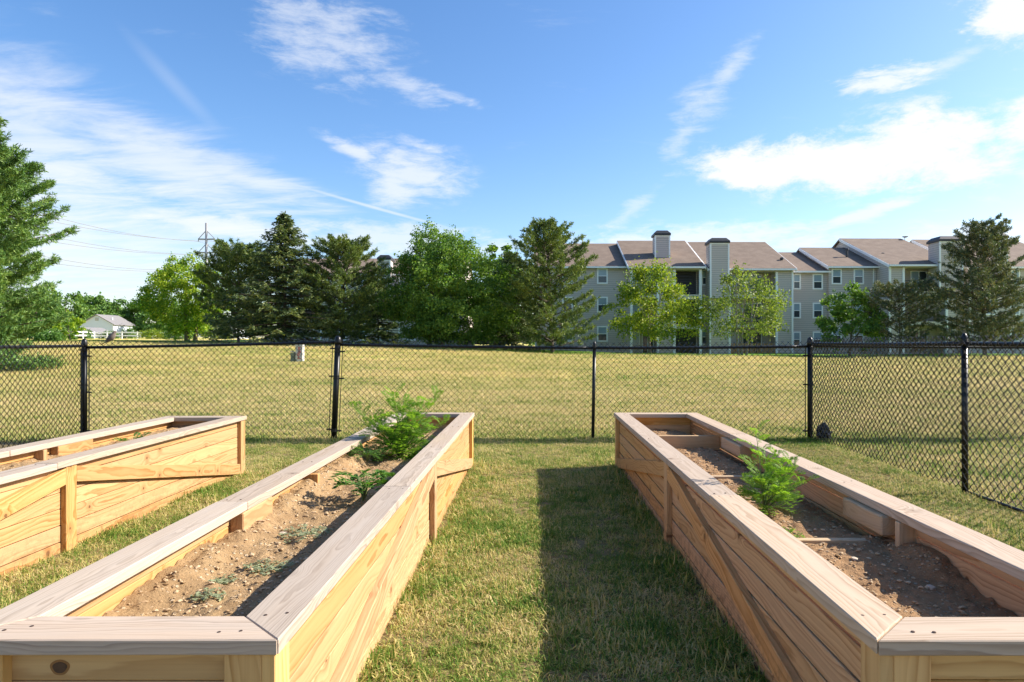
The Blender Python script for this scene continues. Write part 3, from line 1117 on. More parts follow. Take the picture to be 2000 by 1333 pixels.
def inner_parts():
    p = PLANTERS[2]
    xm, w = (p['x0'] + p['x1']) / 2, p['x1'] - p['x0'] - 0.158
    for y, zt in ((2.92, 0.395), (4.32, 0.392), (5.67, 0.468)):
        plank(b3, 'spreader', rect(w, 0.12), 0.038, (xm, y, zt - 0.06), X_, Z_, M['inner'])
    for ya, yb in ((2.86, 3.22), (4.83, 5.3)):
        plank(b3, 'block', rect(yb - ya, 0.086), 0.088, (p['x1'] - 0.121, (ya + yb) / 2, 0.4675), Y_, Z_, M['inner'], bev=0.006)
    plank(b3, 'stud', rect(0.3, 0.085), 0.036, (p['x1'] - 0.10, 2.77, 0.36), Z_, X_, M['inner'])
    p = PLANTERS[1]
    plank(b2, 'block', rect(0.33, 0.14), 0.06, (p['x0'] + 0.1075, 3.07, 0.44), Y_, Z_, M['pine'], bev=0.005)
    for y in (3.84,):
        plank(b2, 'stud', rect(0.3, 0.085), 0.036, (p['x0'] + 0.12, y, 0.352), Z_, X_, M['pine'])
    p = PLANTERS[0]
    plank(b1, 'block', rect(0.38, 0.088), 0.06, (p['x0'] + 0.1075, 4.98, 0.466), Y_, Z_, M['pine'], bev=0.005)
    plank(b1, 'stud', rect(0.3, 0.085), 0.036, (p['x0'] + 0.10, 4.66, 0.36), Z_, X_, M['pine'])


inner_parts()


def knot(parent, x, y, z, rx, rz):
    """dark knot in the near end board: core and paler rim, a hair proud of the face"""
    for nm, k, dy, m in (('knot', 1.0, 0.0006, M['knot_rim']), ('knot_core', 0.72, 0.0014, M['knot'])):
        V = [(x + rx * k * math.cos(a) * (1 + 0.08 * math.sin(3 * a)), y - dy, z + rz * k * math.sin(a)) for a in np.linspace(0, 2 * math.pi, 25)[:-1]]
        V += [(v[0], y + 0.004, v[2]) for v in V]
        n = 24
        MB().add(V, [tuple(range(n))] + [(i, (i + 1) % n, (i + 1) % n + n, i + n) for i in range(n)]).build(nm, m, parent)


M['knot'] = plain('knot core', (0.075, 0.035, 0.018), 0.6, var=0.5, scale=90)
M['knot_rim'] = plain('knot rim', (0.26, 0.12, 0.035), 0.6, var=0.4, scale=60)
knot(b2, -1.153, PLANTERS[1]['y0'] + 0.045, 0.463, 0.024, 0.019)
soil(PLANTERS[0], 0, M['soil'], 'sandy brown soil filling the farthest-left bed')
soil(PLANTERS[1], 1, M['soil'], 'sandy clay soil filling the middle bed')
soil(PLANTERS[2], 2, M['soil_b'], 'dark brown soil half in shade filling the right bed')
stones(PLANTERS[1], 1, [(-1.13, 3.0, 0.024)], 'largest pale stone lying beside the wooden block in the middle bed', None)
stones(PLANTERS[1], 1, [(-0.88, 2.62, 0.017)], 'pale stone at the edge of the shadow in the middle bed', None)
stones(PLANTERS[2], 2, [(1.43, 2.4, 0.02)], 'flat pale stone on the shaded soil of the right bed', None)
stones(PLANTERS[2], 2, [(1.28, 2.66, 0.018)], 'pale stone at the edge of the shadow in the right bed', None)


# ------------------------------------------------------------------ weeds in the beds
def quad_strip(V, Q, p, d, s, L, w, up, bend=0.0):
    """one narrow lobe: diamond along d"""
    b = len(V)
    m = p + d * L * 0.45 + up * bend * L * 0.2
    V += [p, m + s * w, p + d * L - up * bend * L * 0.25, m - s * w]
    Q.append((b, b + 1, b + 2, b + 3))


def ragweed_leaf(seed, pairs=6, sub=4, wk=1.0):
    """twice-cut feathery leaf, length 1 along +x"""
    r = random.Random(seed)
    V, Q = [], []
    up = Vector((0, 0, 1))
    droop = r.uniform(0.15, 0.4)

    def spine(t):
        return Vector((t, 0, 0.12 * math.sin(t * 2.2) - droop * t * t))
    for i in range(14):
        a, b = spine(i / 14), spine((i + 1) / 14)
        k = len(V)
        w = 0.010 * (1.2 - i / 14)
        V += [a + Vector((0, w, 0)), a - Vector((0, w, 0)), b - Vector((0, w, 0)), b + Vector((0, w, 0))]
        Q.append((k, k + 1, k + 2, k + 3))
    for i in range(pairs + 1):
        t = 0.22 + 0.74 * i / pairs
        L = 0.36 * math.sin(math.pi * (0.18 + 0.74 * (1 - i / pairs)) ) * r.uniform(0.85, 1.15) + 0.06
        for sgn in (-1, 1):
            a = R(52 - 18 * i / pairs) + r.uniform(-.12, .12)
            d = Vector((math.cos(a), sgn * math.sin(a), r.uniform(-0.15, 0.12))).normalized()
            s = d.cross(up).normalized()
            p = spine(t)
            quad_strip(V, Q, p, d, s, L, 0.019 * wk, up, 0.3)
            for j in range(sub):
                f = 0.25 + 0.55 * j / sub
                for s2 in (-1, 1):
                    d2 = (d * 0.75 + s * s2 * 0.65).normalized()
                    quad_strip(V, Q, p + d * L * f, d2, d2.cross(up).normalized(), L * 0.46 * (1.1 - f * 0.6), 0.013 * wk, up, 0.3)
    return mesh('feathery_leaf', V, Q)


RW = [ragweed_leaf(s) for s in range(4)]
RWD = [m.copy() for m in RW]
BL = [ragweed_leaf(30 + s, 4, 2, 3.3) for s in range(4)]
for m in RW:
    m.materials.append(M['weed'])
for m in RWD:
    m.materials.append(M['weed_dark'])
for m in BL:
    m.materials.append(M['weed_dark'])


def put_leaf(parent, me, p, d, L, roll=0.0):
    o = bpy.data.objects.new('leaf', me)
    COL.objects.link(o)
    o.parent = parent
    d = Vector(d).normalized()
    s = Vector((0, 0, 1)).cross(d)
    s = s.normalized() if s.length > 1e-3 else Vector((0, 1, 0))
    u = d.cross(s)
    m = Matrix((d, s, u)).transposed().to_4x4() @ Matrix.Rotation(roll, 4, 'X') @ Matrix.Scale(L, 4)
    m.translation = Vector(p) - parent.matrix_basis.translation
    o.matrix_basis = m


def ragweed(loc, stems, label, seed, leaf, meshes):
    r = random.Random(seed)
    e = empty('ragweed_plant', loc, label, 'weed')
    base = Vector(loc)
    for (dx, dy, h, n) in stems:
        top = base + Vector((dx, dy, h))
        c1 = base + Vector((dx * 0.25, dy * 0.25, h * 0.5))
        pts = []
        for i in range(9):
            t = i / 8
            pts.append(base * (1 - t) ** 2 + c1 * 2 * t * (1 - t) + top * t * t)
        mb = MB().tube(pts, [0.005 * (1 - 0.75 * i / 8) for i in range(9)], 6)
        mb.build('stem', M['stem'], e)
        ang = r.uniform(0, 6.28)
        for k in range(n):
            t = 0.10 + 0.90 * (k / (n - 1)) ** 0.9
            f = t * 8
            i = min(int(f), 7)
            p = pts[i].lerp(pts[i + 1], f - i)
            ang += 2.4 + r.uniform(-.5, .5)
            el = 0.15 + 0.75 * t + r.uniform(-.2, .2)
            L = leaf * (1.15 - 0.62 * t) * r.uniform(0.8, 1.15)
            d = (math.cos(ang) * math.cos(el), math.sin(ang) * math.cos(el), math.sin(el))
            put_leaf(e, meshes[r.randrange(4)], p, d, L, r.uniform(-.4, .4))
    return e


def sh(k, x, y):
    return float(soil_height(PLANTERS[k], k, np.array([x]), np.array([y]))[0])


ragweed((-1.0, 5.0, sh(1, -1.0, 5.0) - 0.01),
        [(0.02, 0.0, 0.46, 20), (-0.07, 0.05, 0.50, 20), (0.26, 0.03, 0.45, 20), (-0.34, -0.02, 0.38, 13), (0.12, -0.12, 0.30, 16), (-0.12, -0.10, 0.26, 16), (0.34, -0.06, 0.28, 16), (0.13, 0.1, 0.40, 18), (-0.24, 0.06, 0.22, 14),
         (-0.16, 0.0, 0.24, 14), (0.16, 0.06, 0.26, 14), (-0.02, -0.16, 0.20, 14)],
        'tallest feathery green weed, in the far half of the middle bed', 3, 0.20, RW)
ragweed((1.19, 3.45, sh(2, 1.19, 3.45) - 0.01),
        [(-0.04, 0.0, 0.42, 16), (0.08, 0.02, 0.30, 16), (0.14, -0.05, 0.24, 16), (-0.03, -0.08, 0.19, 14), (0.06, -0.12, 0.16, 13), (0.15, 0.05, 0.25, 13), (0.03, 0.06, 0.26, 13), (0.21, -0.02, 0.16, 12)],
        'bright green feathery weed growing in the right bed', 5, 0.145, RW)


def broad_weed(loc, n, L, h, label, seed, meshes, name='broadleaf_weed'):
    r = random.Random(seed)
    e = empty(name, loc, label, 'weed')
    base = Vector(loc)
    for k in range(n):
        a = k * 2.4 + r.uniform(-.3, .3)
        hh = h * (0.35 + 0.65 * (k / n))
        p = base + Vector((math.cos(a) * 0.03, math.sin(a) * 0.03, hh))
        MB().tube([base, (base + p) / 2 + Vector((0.005, 0, 0.01)), p], [0.004, 0.003, 0.002], 5).build('stem', M['stem'], e)
        el = r.uniform(-0.1, 0.6)
        put_leaf(e, meshes[r.randrange(4)], p, (math.cos(a) * math.cos(el), math.sin(a) * math.cos(el), math.sin(el)), L * r.uniform(0.75, 1.15), r.uniform(-.4, .4))
    return e


broad_weed((-0.93, 3.62, sh(1, -0.93, 3.62)), 26, 0.135, 0.15, 'low broad leaved green weed by the right cap of the middle bed', 8, BL)
broad_weed((-1.19, 4.75, sh(1, -1.19, 4.75)), 26, 0.11, 0.09, 'small round leafy weed tucked under the left cap of the middle bed', 9, RWD, 'leafy_weed')
broad_weed((-3.18, 5.25, sh(0, -3.18, 5.25)), 10, 0.10, 0.05, 'low green weed lying on the soil of the farthest-left bed', 10, BL)


def mat_weed(k, x, y, rx, ry, n, label, mat, size=0.0085, name='mat_weed', up=0.15):
    r = np.random.default_rng(int(abs(x * 1000)) + n)
    V, Q = [], []
    arms = 9
    for i in range(n):
        a = (int(r.integers(arms)) + r.normal(0, 0.16)) * 2 * math.pi / arms
        rr = r.random() ** 0.7
        px, py = x + math.cos(a) * rx * rr, y + math.sin(a) * ry * rr
        z = sh(k, px, py) + 0.006 + r.random() * 0.012
        d = Vector((r.normal(), r.normal(), up * r.normal())).normalized()
        s = d.cross(Vector((r.normal() * .4, r.normal() * .4, 1))).normalized()
        L = size * r.uniform(0.6, 1.3)
        b = len(V)
        p = Vector((px, py, z))
        V += [p - d * L, p + s * L * 0.5, p + d * L, p - s * L * 0.5]
        Q.append((b, b + 1, b + 2, b + 3))
    o = link(name, mesh(name, V, Q), mat)
    tag(o, label, 'weed')


mat_weed(1, -1.02, 2.98, 0.11, 0.14, 520, 'largest grey green mat of weed on the middle bed, beside the pale stone', M['spurge'])
mat_weed(1, -1.02, 2.56, 0.09, 0.08, 340, 'grey green mat of weed halfway along the sunny soil of the middle bed', M['spurge'])
mat_weed(1, -1.13, 2.42, 0.045, 0.06, 170, 'grey green tuft of mat weed among the pebbles of the middle bed', M['spurge'])
mat_weed(1, -1.09, 2.23, 0.06, 0.045, 170, 'grey green mat of weed closest to the front cap of the middle bed', M['spurge'])
mat_weed(2, 1.15, 3.02, 0.07, 0.10, 160, 'scrap of green weed on the right bed behind the near spreader', M['weed'], 0.010)
mat_weed(2, 1.18, 2.02, 0.05, 0.04, 90, 'small leafy seedlings by the near end of the right bed', M['olive'], 0.012)


# ------------------------------------------------------------------ chain-link fence
PITCH = 0.0787


def link_mesh(p0, p1, zt0, zt1, name, parent, seed):
    """woven wires: each is a zigzag hooked into its neighbours"""
    r = random.Random(seed)
    p0, p1 = Vector(p0), Vector(p1)
    d = (p1 - p0)
    Ld = d.length
    d.normalize()
    nrm = Vector((-d.y, d.x, 0))
    n = int(Ld / (PITCH / 2))
    rad = 0.0031
    mb = MB()
    Vl, Fl = [], []
    step = PITCH / 2
    for i in range(n + 1):
        c = (i + 0.5) * Ld / (n + 1)
        f = c / Ld
        top = zt0 * (1 - f) + zt1 * f + 0.052
        m = int((top - 0.015) / step)
        pts = []
        for k in range(m + 1):
            s = 1 if (k + i) % 2 else -1
            z = top - k * step
            wob = 0.006 * math.sin(i * 0.11 + k * 0.21 + seed) + r.uniform(-0.0015, 0.0015)
            q = p0 + d * (c + s * step * 0.53 + 0.004 * math.sin(k * 0.33 + i * 0.05 + seed * 2) + r.uniform(-0.0012, 0.0012)) + nrm * (0.0035 * s + wob)
            pts.append(Vector((q.x, q.y, z + 0.003 * math.sin(i * 0.5 + seed))))
        # twisted tip above the rail
        t = pts[0] + (pts[0] - pts[1]) * 0.42 + nrm * 0.006
        pts.insert(0, t)
        b0 = len(Vl)
        for j, p in enumerate(pts):
            dd = (pts[min(j + 1, len(pts) - 1)] - pts[max(j - 1, 0)])
            # square section wire
            for a in range(4):
                an = math.pi / 2 * a + math.pi / 4
                Vl.append(p + d * math.cos(an) * rad * 1.25 + nrm * math.sin(an) * rad * 1.25)
        for j in range(len(pts) - 1):
            for a in range(4):
                u, v = b0 + j * 4 + a, b0 + j * 4 + (a + 1) % 4
                Fl.append((u, v, v + 4, u + 4))
    mb.V, mb.F = [tuple(v) for v in Vl], Fl
    o = mb.build(name, M['wire'], parent)
    o['kind'] = 'stuff'
    return o


def build_fence():
    e = empty('chain_link_fence', (0, FENCE_Y, 0), 'black chain link fence with round posts and top rail round the garden', 'fence')

    def post(x, y, h, rad, capr, lean=0.0, zt=None):
        mb = MB().tube([(x + lean, y, -0.05), (x, y, h)], rad, 14)
        o = mb.build('post', M['black'], e, True)
        cp = MB().lathe((x, y, h - 0.055), [(capr, 0), (capr * 1.04, 0.03), (capr, 0.055), (capr * 0.86, 0.085), (capr * 0.5, 0.104), (0.004, 0.11)], 14)
        cp.build('post_cap', M['black'], o, True)
        return o

    def lean_x(x, lean, h, z):
        return x + lean * (1 - z / h)

    def bands(x, lean, h, y, dx, dy, zs, rad):
        bar = MB()
        off = rad + 0.028
        a = (lean_x(x, lean, h, 0.05) + dx * off, y + dy * off, 0.05)
        b = (lean_x(x, lean, h, h - 0.06) + dx * off, y + dy * off, h - 0.075)
        bar.bar(a, b, 0.016, 0.006, (dx, dy, 0))
        bar.build('tension_bar', M['black'], e)
        for z in zs:
            mb = MB()
            xx = lean_x(x, lean, h, z)
            mb.lathe((xx, y, z - 0.011), [(rad + 0.004, 0), (rad + 0.004, 0.022)], 12)
            mb.bar((xx + dx * rad, y + dy * rad, z), (xx + dx * (rad + 0.06), y + dy * (rad + 0.06), z), 0.018, 0.018)
            mb.build('band', M['black'], e)

    def rail(a, b, r=0.0185, name='top_rail'):
        mb = MB()
        n = 10
        pts = []
        for i in range(n + 1):
            t = i / n
            p = Vector(a).lerp(Vector(b), t)
            p.z -= 0.006 * math.sin(math.pi * t)
            pts.append(p)
        mb.tube(pts, r, 12)
        return mb.build(name, M['black'], e, True)
    y = FENCE_Y
    xa, xb, xc, xd = FX0, PX(660, y), PX(1161, y), FX1
    # corner, gate-style, line and corner posts along the front line
    post(xa, y, 1.265, 0.033, 0.036)
    post(xb, y, 1.30, 0.037, 0.043, -0.055)
    post(xc, y, 1.23, 0.022, 0.024, -0.022)
    post(xd, y, 1.285, 0.033, 0.037)
    rail((xa + 0.03, y, 1.203), (xb - 0.03, y, 1.272))
    rail((xb + 0.03, y, 1.240), (xc, y, 1.196))
    rail((xc, y, 1.196), (xd - 0.03, y, 1.216))
    link_mesh((xa + 0.06, y - 0.024, 0), (xb - 0.07, y - 0.024, 0), 1.203, 1.272, 'wire_mesh', e, 1)
    link_mesh((xb + 0.07, y - 0.024, 0), (xc - 0.01, y - 0.024, 0), 1.240, 1.196, 'wire_mesh', e, 2)
    link_mesh((xc + 0.01, y - 0.024, 0), (xd - 0.06, y - 0.024, 0), 1.196, 1.216, 'wire_mesh', e, 3)
    bands(xa, 0, 1.265, y, 1, 0, (1.09, 0.62, 0.12), 0.033)
    bands(xb, -0.055, 1.30, y, -1, 0, (1.19, 0.83, 0.14), 0.037)
    bands(xb, -0.055, 1.30, y, 1, 0, (1.15, 0.80, 0.12), 0.037)
    bands(xd, 0, 1.285, y, -1, 0, (1.10, 0.72, 0.12), 0.033)
    # the front line runs on past the corner on the right
    xe = xd + 3.45
    post(xe, y, 1.25, 0.022, 0.024)
    rail((xd + 0.03, y, 1.222), (xe, y, 1.205))
    link_mesh((xd + 0.06, y + 0.024, 0), (xe, y + 0.024, 0), 1.222, 1.205, 'wire_mesh', e, 4)
    # right side, coming towards the camera
    for k, (ya, yb, h0, h1) in enumerate(((y, 5.545, 1.255, 1.25), (5.545, 2.45, 1.25, 1.25))):
        if k == 0:
            post(xd, 5.545, 1.285, 0.024, 0.026, 0.006)
        rail((xd, ya - (0.03 if k == 0 else 0), h0), (xd, yb, h1))
        link_mesh((xd - 0.026, ya - (0.06 if k == 0 else 0), 0), (xd - 0.026, yb, 0), h0, h1, 'wire_mesh', e, 5 + k)
    rail((xd - 0.01, 5.5, 0.028), (xd - 0.01, 2.45, 0.03), 0.012, 'bottom_rail')
    bands(xd, 0, 1.285, y, 0, -1, (1.10, 0.72, 0.12), 0.033)
    # left side
    rail((xa, y - 0.03, 1.222), (xa, 5.545, 1.215))
    post(xa, 5.545, 1.24, 0.022, 0.024)
    link_mesh((xa + 0.026, y - 0.06, 0), (xa + 0.026, 5.545, 0), 1.222, 1.215, 'wire_mesh', e, 8)
    bands(xa, 0, 1.265, y, 0, -1, (1.17, 0.72, 0.12), 0.033)


build_fence()


def build_bag():
    V, Fs = lump(0.085, 77, 3, 1.25)
    r = random.Random(4)
    V = [(v[0] * r.uniform(.88, 1.08), v[1] * r.uniform(.88, 1.08) * 0.7, v[2] * (1.0 if v[2] < 0 else 1.15)) for v in V]
    V = [(v[0] * (1.15 - max(0, v[2]) * 3.6), v[1] * (1.1 - max(0, v[2]) * 3), max(v[2], -0.075)) for v in V]
    o = link('plastic_bag', mesh('plastic_bag', V, Fs), M['bag'])
    o.location = (FX1 + 0.125, FENCE_Y - 0.115, 0.115)
    tag(o, 'crumpled black plastic bag at the foot of the corner fence post', 'bag')


build_bag()


def build_bird():
    """thrush perched on the rail, facing right, tail low to the left"""
    x, y = PX(218, FENCE_Y), FENCE_Y - 0.005
    z = 1.203 + (1.272 - 1.203) * ((x - FX0) / (PX(660, FENCE_Y) - FX0)) + 0.018
    e = empty('perched_bird', (x, y, z), 'small brown bird with orange breast perched on the fence rail', 'bird')
    path = [(-0.085, 0.018, 0.006), (-0.055, 0.034, 0.013), (-0.03, 0.055, 0.028), (-0.008, 0.078, 0.040), (0.014, 0.104, 0.039), (0.030, 0.128, 0.027), (0.038, 0.145, 0.022), (0.046, 0.156, 0.021), (0.055, 0.158, 0.014), (0.066, 0.156, 0.006), (0.074, 0.154, 0.002)]
    mb = MB().tube([(x + a, y, z + b + 0.02) for a, b, c in path], [c for a, b, c in path], 14)
    me = mesh('body', mb.V, mb.F)
    o = link('body', me, plain('brown feathers', (0.16, 0.125, 0.10), 0.8), e, smooth=True)
    o.location = -Vector((x, y, z))
    me.materials.append(plain('orange breast', (0.50, 0.17, 0.045), 0.8))
    for f in me.polygons:
        c = f.center
        if 0.005 < c.x - x + 0.02 and c.z - z - 0.02 < 0.105 and f.normal.dot(Vector((0.75, 0, -0.65))) > 0.25 and c.x - x < 0.055:
            f.material_index = 1
    MB().bar((x - 0.055, y, z + 0.052), (x - 0.135, y, z + 0.012), 0.026, 0.006).build('tail', o.data.materials[0], e)
    for s in (-1, 1):
        MB().tube([(x + 0.004, y + s * 0.012, z + 0.065), (x + 0.012, y + s * 0.012, z + 0.03), (x + 0.006, y + s * 0.012, z)], 0.0028, 5).build('leg', M['stem'], e)
        w = MB().add([(x + 0.02, y + s * 0.036, z + 0.128), (x - 0.03, y + s * 0.042, z + 0.10), (x - 0.085, y + s * 0.014, z + 0.05), (x - 0.03, y + s * 0.040, z + 0.075), (x + 0.01, y + s * 0.041, z + 0.10)], [(0, 1, 2, 3, 4)])
        w.build('wing', plain('grey wing', (0.10, 0.085, 0.075), 0.8), e)


build_bird()


# ------------------------------------------------------------------ apartment building
def window(parent, px0, py0, px1, py1, Z, floor=0):
    x0, x1, z0, z1 = PX(px0, Z), PX(px1, Z), PZ(py1, Z), PZ(py0, Z)
    f = 0.13
    y = Z - 0.05
    mb = MB()
    mb.box(x0, x0 + f, y, Z + 0.02, z0, z1)
    mb.box(x1 - f, x1, y, Z + 0.02, z0, z1)
    mb.box(x0 + f, x1 - f, y, Z + 0.02, z1 - f, z1)
    mb.box(x0 + f, x1 - f, y - 0.03, Z + 0.02, z0, z0 + f)
    zm = (z0 + z1) / 2
    mb.box(x0 + f, x1 - f, y + 0.012, Z + 0.02, zm - 0.03, zm + 0.03)
    w = mb.build('window', M['white'], parent)
    MB().box(x0 + f, x1 - f, y + 0.025, y + 0.035, zm + 0.03, z1 - f).build('pane', M['pane_hi'], w)
    MB().box(x0 + f, x1 - f, y + 0.035, y + 0.045, z0 + f, zm - 0.03).build('pane', M['pane_lo'] if random.random() < 0.7 else M['pane_hi'], w)
    return w


def gable_roof(parent, x0, x1, Zf, run, ze, zr, over=0.4, ends=0.22):
    """two roof slabs meeting at a ridge along x"""
    m = (zr - ze) / run
    t = 0.16
    yo, zo = Zf - over, ze - m * over
    poly = [(yo, zo), (Zf + run, zr), (Zf + 2 * run + over, zo), (Zf + 2 * run + over, zo + t), (Zf + run, zr + t), (yo, zo + t)]
    r = MB().prism(poly, x0 - ends, x1 + ends).build('roof', M['roof'], parent)
    g = MB().box(x0 - ends, x1 + ends, yo - 0.10, yo - 0.003, zo - 0.03, zo + 0.13)
    g.build('gutter', M['white'], r)
    for xx, dx in ((x0 - ends - 0.05, 0.047), (x1 + ends + 0.003, 0.047)):
        rk = MB().prism([(yo - 0.02, zo - 0.14), (Zf + run, zr - 0.14), (Zf + run, zr + t - 0.02), (yo - 0.02, zo + t - 0.02)], xx, xx + dx)
        rk.build('rake_board', M['white'], r)
    return r


def body(parent, x0, x1, Zf, run, ze, zr, yback=None, zb=-0.2):
    poly = [(Zf, zb), (Zf, ze - 0.02), (Zf + run, zr - 0.02), (Zf + 2 * run, ze - 0.02), (Zf + 2 * run, zb)]
    return MB().prism(poly, x0, x1).build('wall', M['siding'], parent)


def strip(parent, x, Z, z0, z1, w=0.14, name='corner_board', mat=None):
    return MB().box(x - w / 2, x + w / 2, Z - 0.05, Z + 0.03, z0, z1).build(name, mat or M['white'], parent)


def chimney(parent, px0, px1, py_top, py_base, Z, dep=1.3):
    x0, x1 = PX(px0, Z), PX(px1, Z)
    zt = PZ(py_top, Z)
    zb = PZ(py_base, Z) - 2.0
    c = MB().box(x0, x1, Z, Z + dep, zb, zt - 0.5).build('chimney', M['siding'], parent)
    k = 0.12
    cap = MB()
    xa, xb, ya, yb = x0 - k, x1 + k, Z - k, Z + dep + k
    zb2 = zt - 0.5
    s = 0.28
    V = [(xa, ya, zb2), (xb, ya, zb2), (xb, yb, zb2), (xa, yb, zb2), (xa, ya, zb2 + 0.2), (xb, ya, zb2 + 0.2), (xb, yb, zb2 + 0.2), (xa, yb, zb2 + 0.2),
         (xa + s, ya + s, zt), (xb - s, ya + s, zt), (xb - s, yb - s, zt), (xa + s, yb - s, zt)]
    cap.add(V, [(0, 3, 2, 1), (0, 1, 5, 4), (1, 2, 6, 5), (2, 3, 7, 6), (3, 0, 4, 7), (4, 5, 9, 8), (5, 6, 10, 9), (6, 7, 11, 10), (7, 4, 8, 11), (8, 9, 10, 11)])
    cap.build('chimney_cap', M['dark'], c)
    tr = MB()
    for xx in (x0, x1):
        tr.box(xx - 0.07, xx + 0.07, Z - 0.04, Z + 0.02, zb, zt - 0.5)
    tr.box(x0 + 0.07, x1 - 0.07, Z - 0.038, Z + 0.02, zt - 0.62, zt - 0.502)
    tr.build('chimney_trim', M['white'], c)
    return c


def recessed(parent, px0, px1, Z, depth, floors, zt, rail_kinds, doors):
    """stack of balconies set back between two walls; floors = slab heights from ground up"""
    x0, x1 = PX(px0, Z), PX(px1, Z)
    for k, zf in enumerate(floors):
        zn = floors[k + 1] if k + 1 < len(floors) else zt
        if k:
            MB().box(x0, x1, Z - 0.03, Z + depth, zf - 0.34, zf).build('balcony_floor', M['beige'], parent)
        MB().box(x0, x1, Z + depth - 0.12, Z + depth - 0.01, zf, zn - (0.34 if k + 1 < len(floors) else 0)).build('back_wall', M['recess'], parent)
        yb = Z + depth - 0.16
        for (fa, fb, kind) in doors:
            xa, xb = x0 + (x1 - x0) * fa, x0 + (x1 - x0) * fb
            h = 2.05
            lo = zf + (0.05 if kind == 'door' else 0.75)
            d = MB()
            fr = 0.07
            d.box(xa, xa + fr, yb - 0.03, yb + 0.03, lo, zf + h)
            d.box(xb - fr, xb, yb - 0.03, yb + 0.03, lo, zf + h)
            d.box(xa + fr, xb - fr, yb - 0.03, yb + 0.03, zf + h - fr, zf + h)
            if kind == 'door':
                d.box((xa + xb) / 2 - fr / 2, (xa + xb) / 2 + fr / 2, yb - 0.03, yb + 0.03, lo, zf + h - fr)
            dd = d.build('sliding_door' if kind == 'door' else 'window', M['white'], parent)
            if kind == 'door':
                MB().box(xa + fr, (xa + xb) / 2 - fr / 2, yb - 0.01, yb + 0.005, lo, zf + h - fr).build('pane', M['pane_hi'] if k == 2 else M['pane_lo'], dd)
                MB().box((xa + xb) / 2 + fr / 2, xb - fr, yb - 0.01, yb + 0.005, lo, zf + h - fr).build('pane', M['pane_lo'], dd)
            else:
                MB().box(xa + fr, xb - fr, yb - 0.01, yb + 0.005, lo, zf + h - fr).build('pane', M['pane_hi'], dd)
        rk = rail_kinds[k]
        if rk == 'metal':
            r = MB()
            r.box(x0 + 0.06, x1 - 0.06, Z + 0.03, Z + 0.07, zf + 0.98, zf + 1.03)
            r.box(x0 + 0.06, x1 - 0.06, Z + 0.03, Z + 0.07, zf + 0.08, zf + 0.12)
            n = int((x1 - x0) / 0.13)
            for i in range(n + 1):
                xx = x0 + 0.08 + (x1 - x0 - 0.16) * i / n
                r.box(xx - 0.008, xx + 0.008, Z + 0.042, Z + 0.058, zf + 0.12, zf + 0.98)
            r.build('railing', M['dark'], parent)
        elif rk == 'wood':
            n = int((x1 - x0) / 0.22)
            for i in range(n):
                xx = x0 + 0.1 + (x1 - x0 - 0.2) * (i + 0.5) / n
                MB().box(xx - 0.075, xx + 0.075, Z + 0.02, Z + 0.05, zf, zf + 0.95).build('picket', M['railwood'], parent)
    for xx in (x0, x1):
        MB().box(xx - 0.10, xx + 0.10, Z - 0.05, Z + 0.12, floors[0] - 0.3, zt).build('pillar', M['white'], parent)


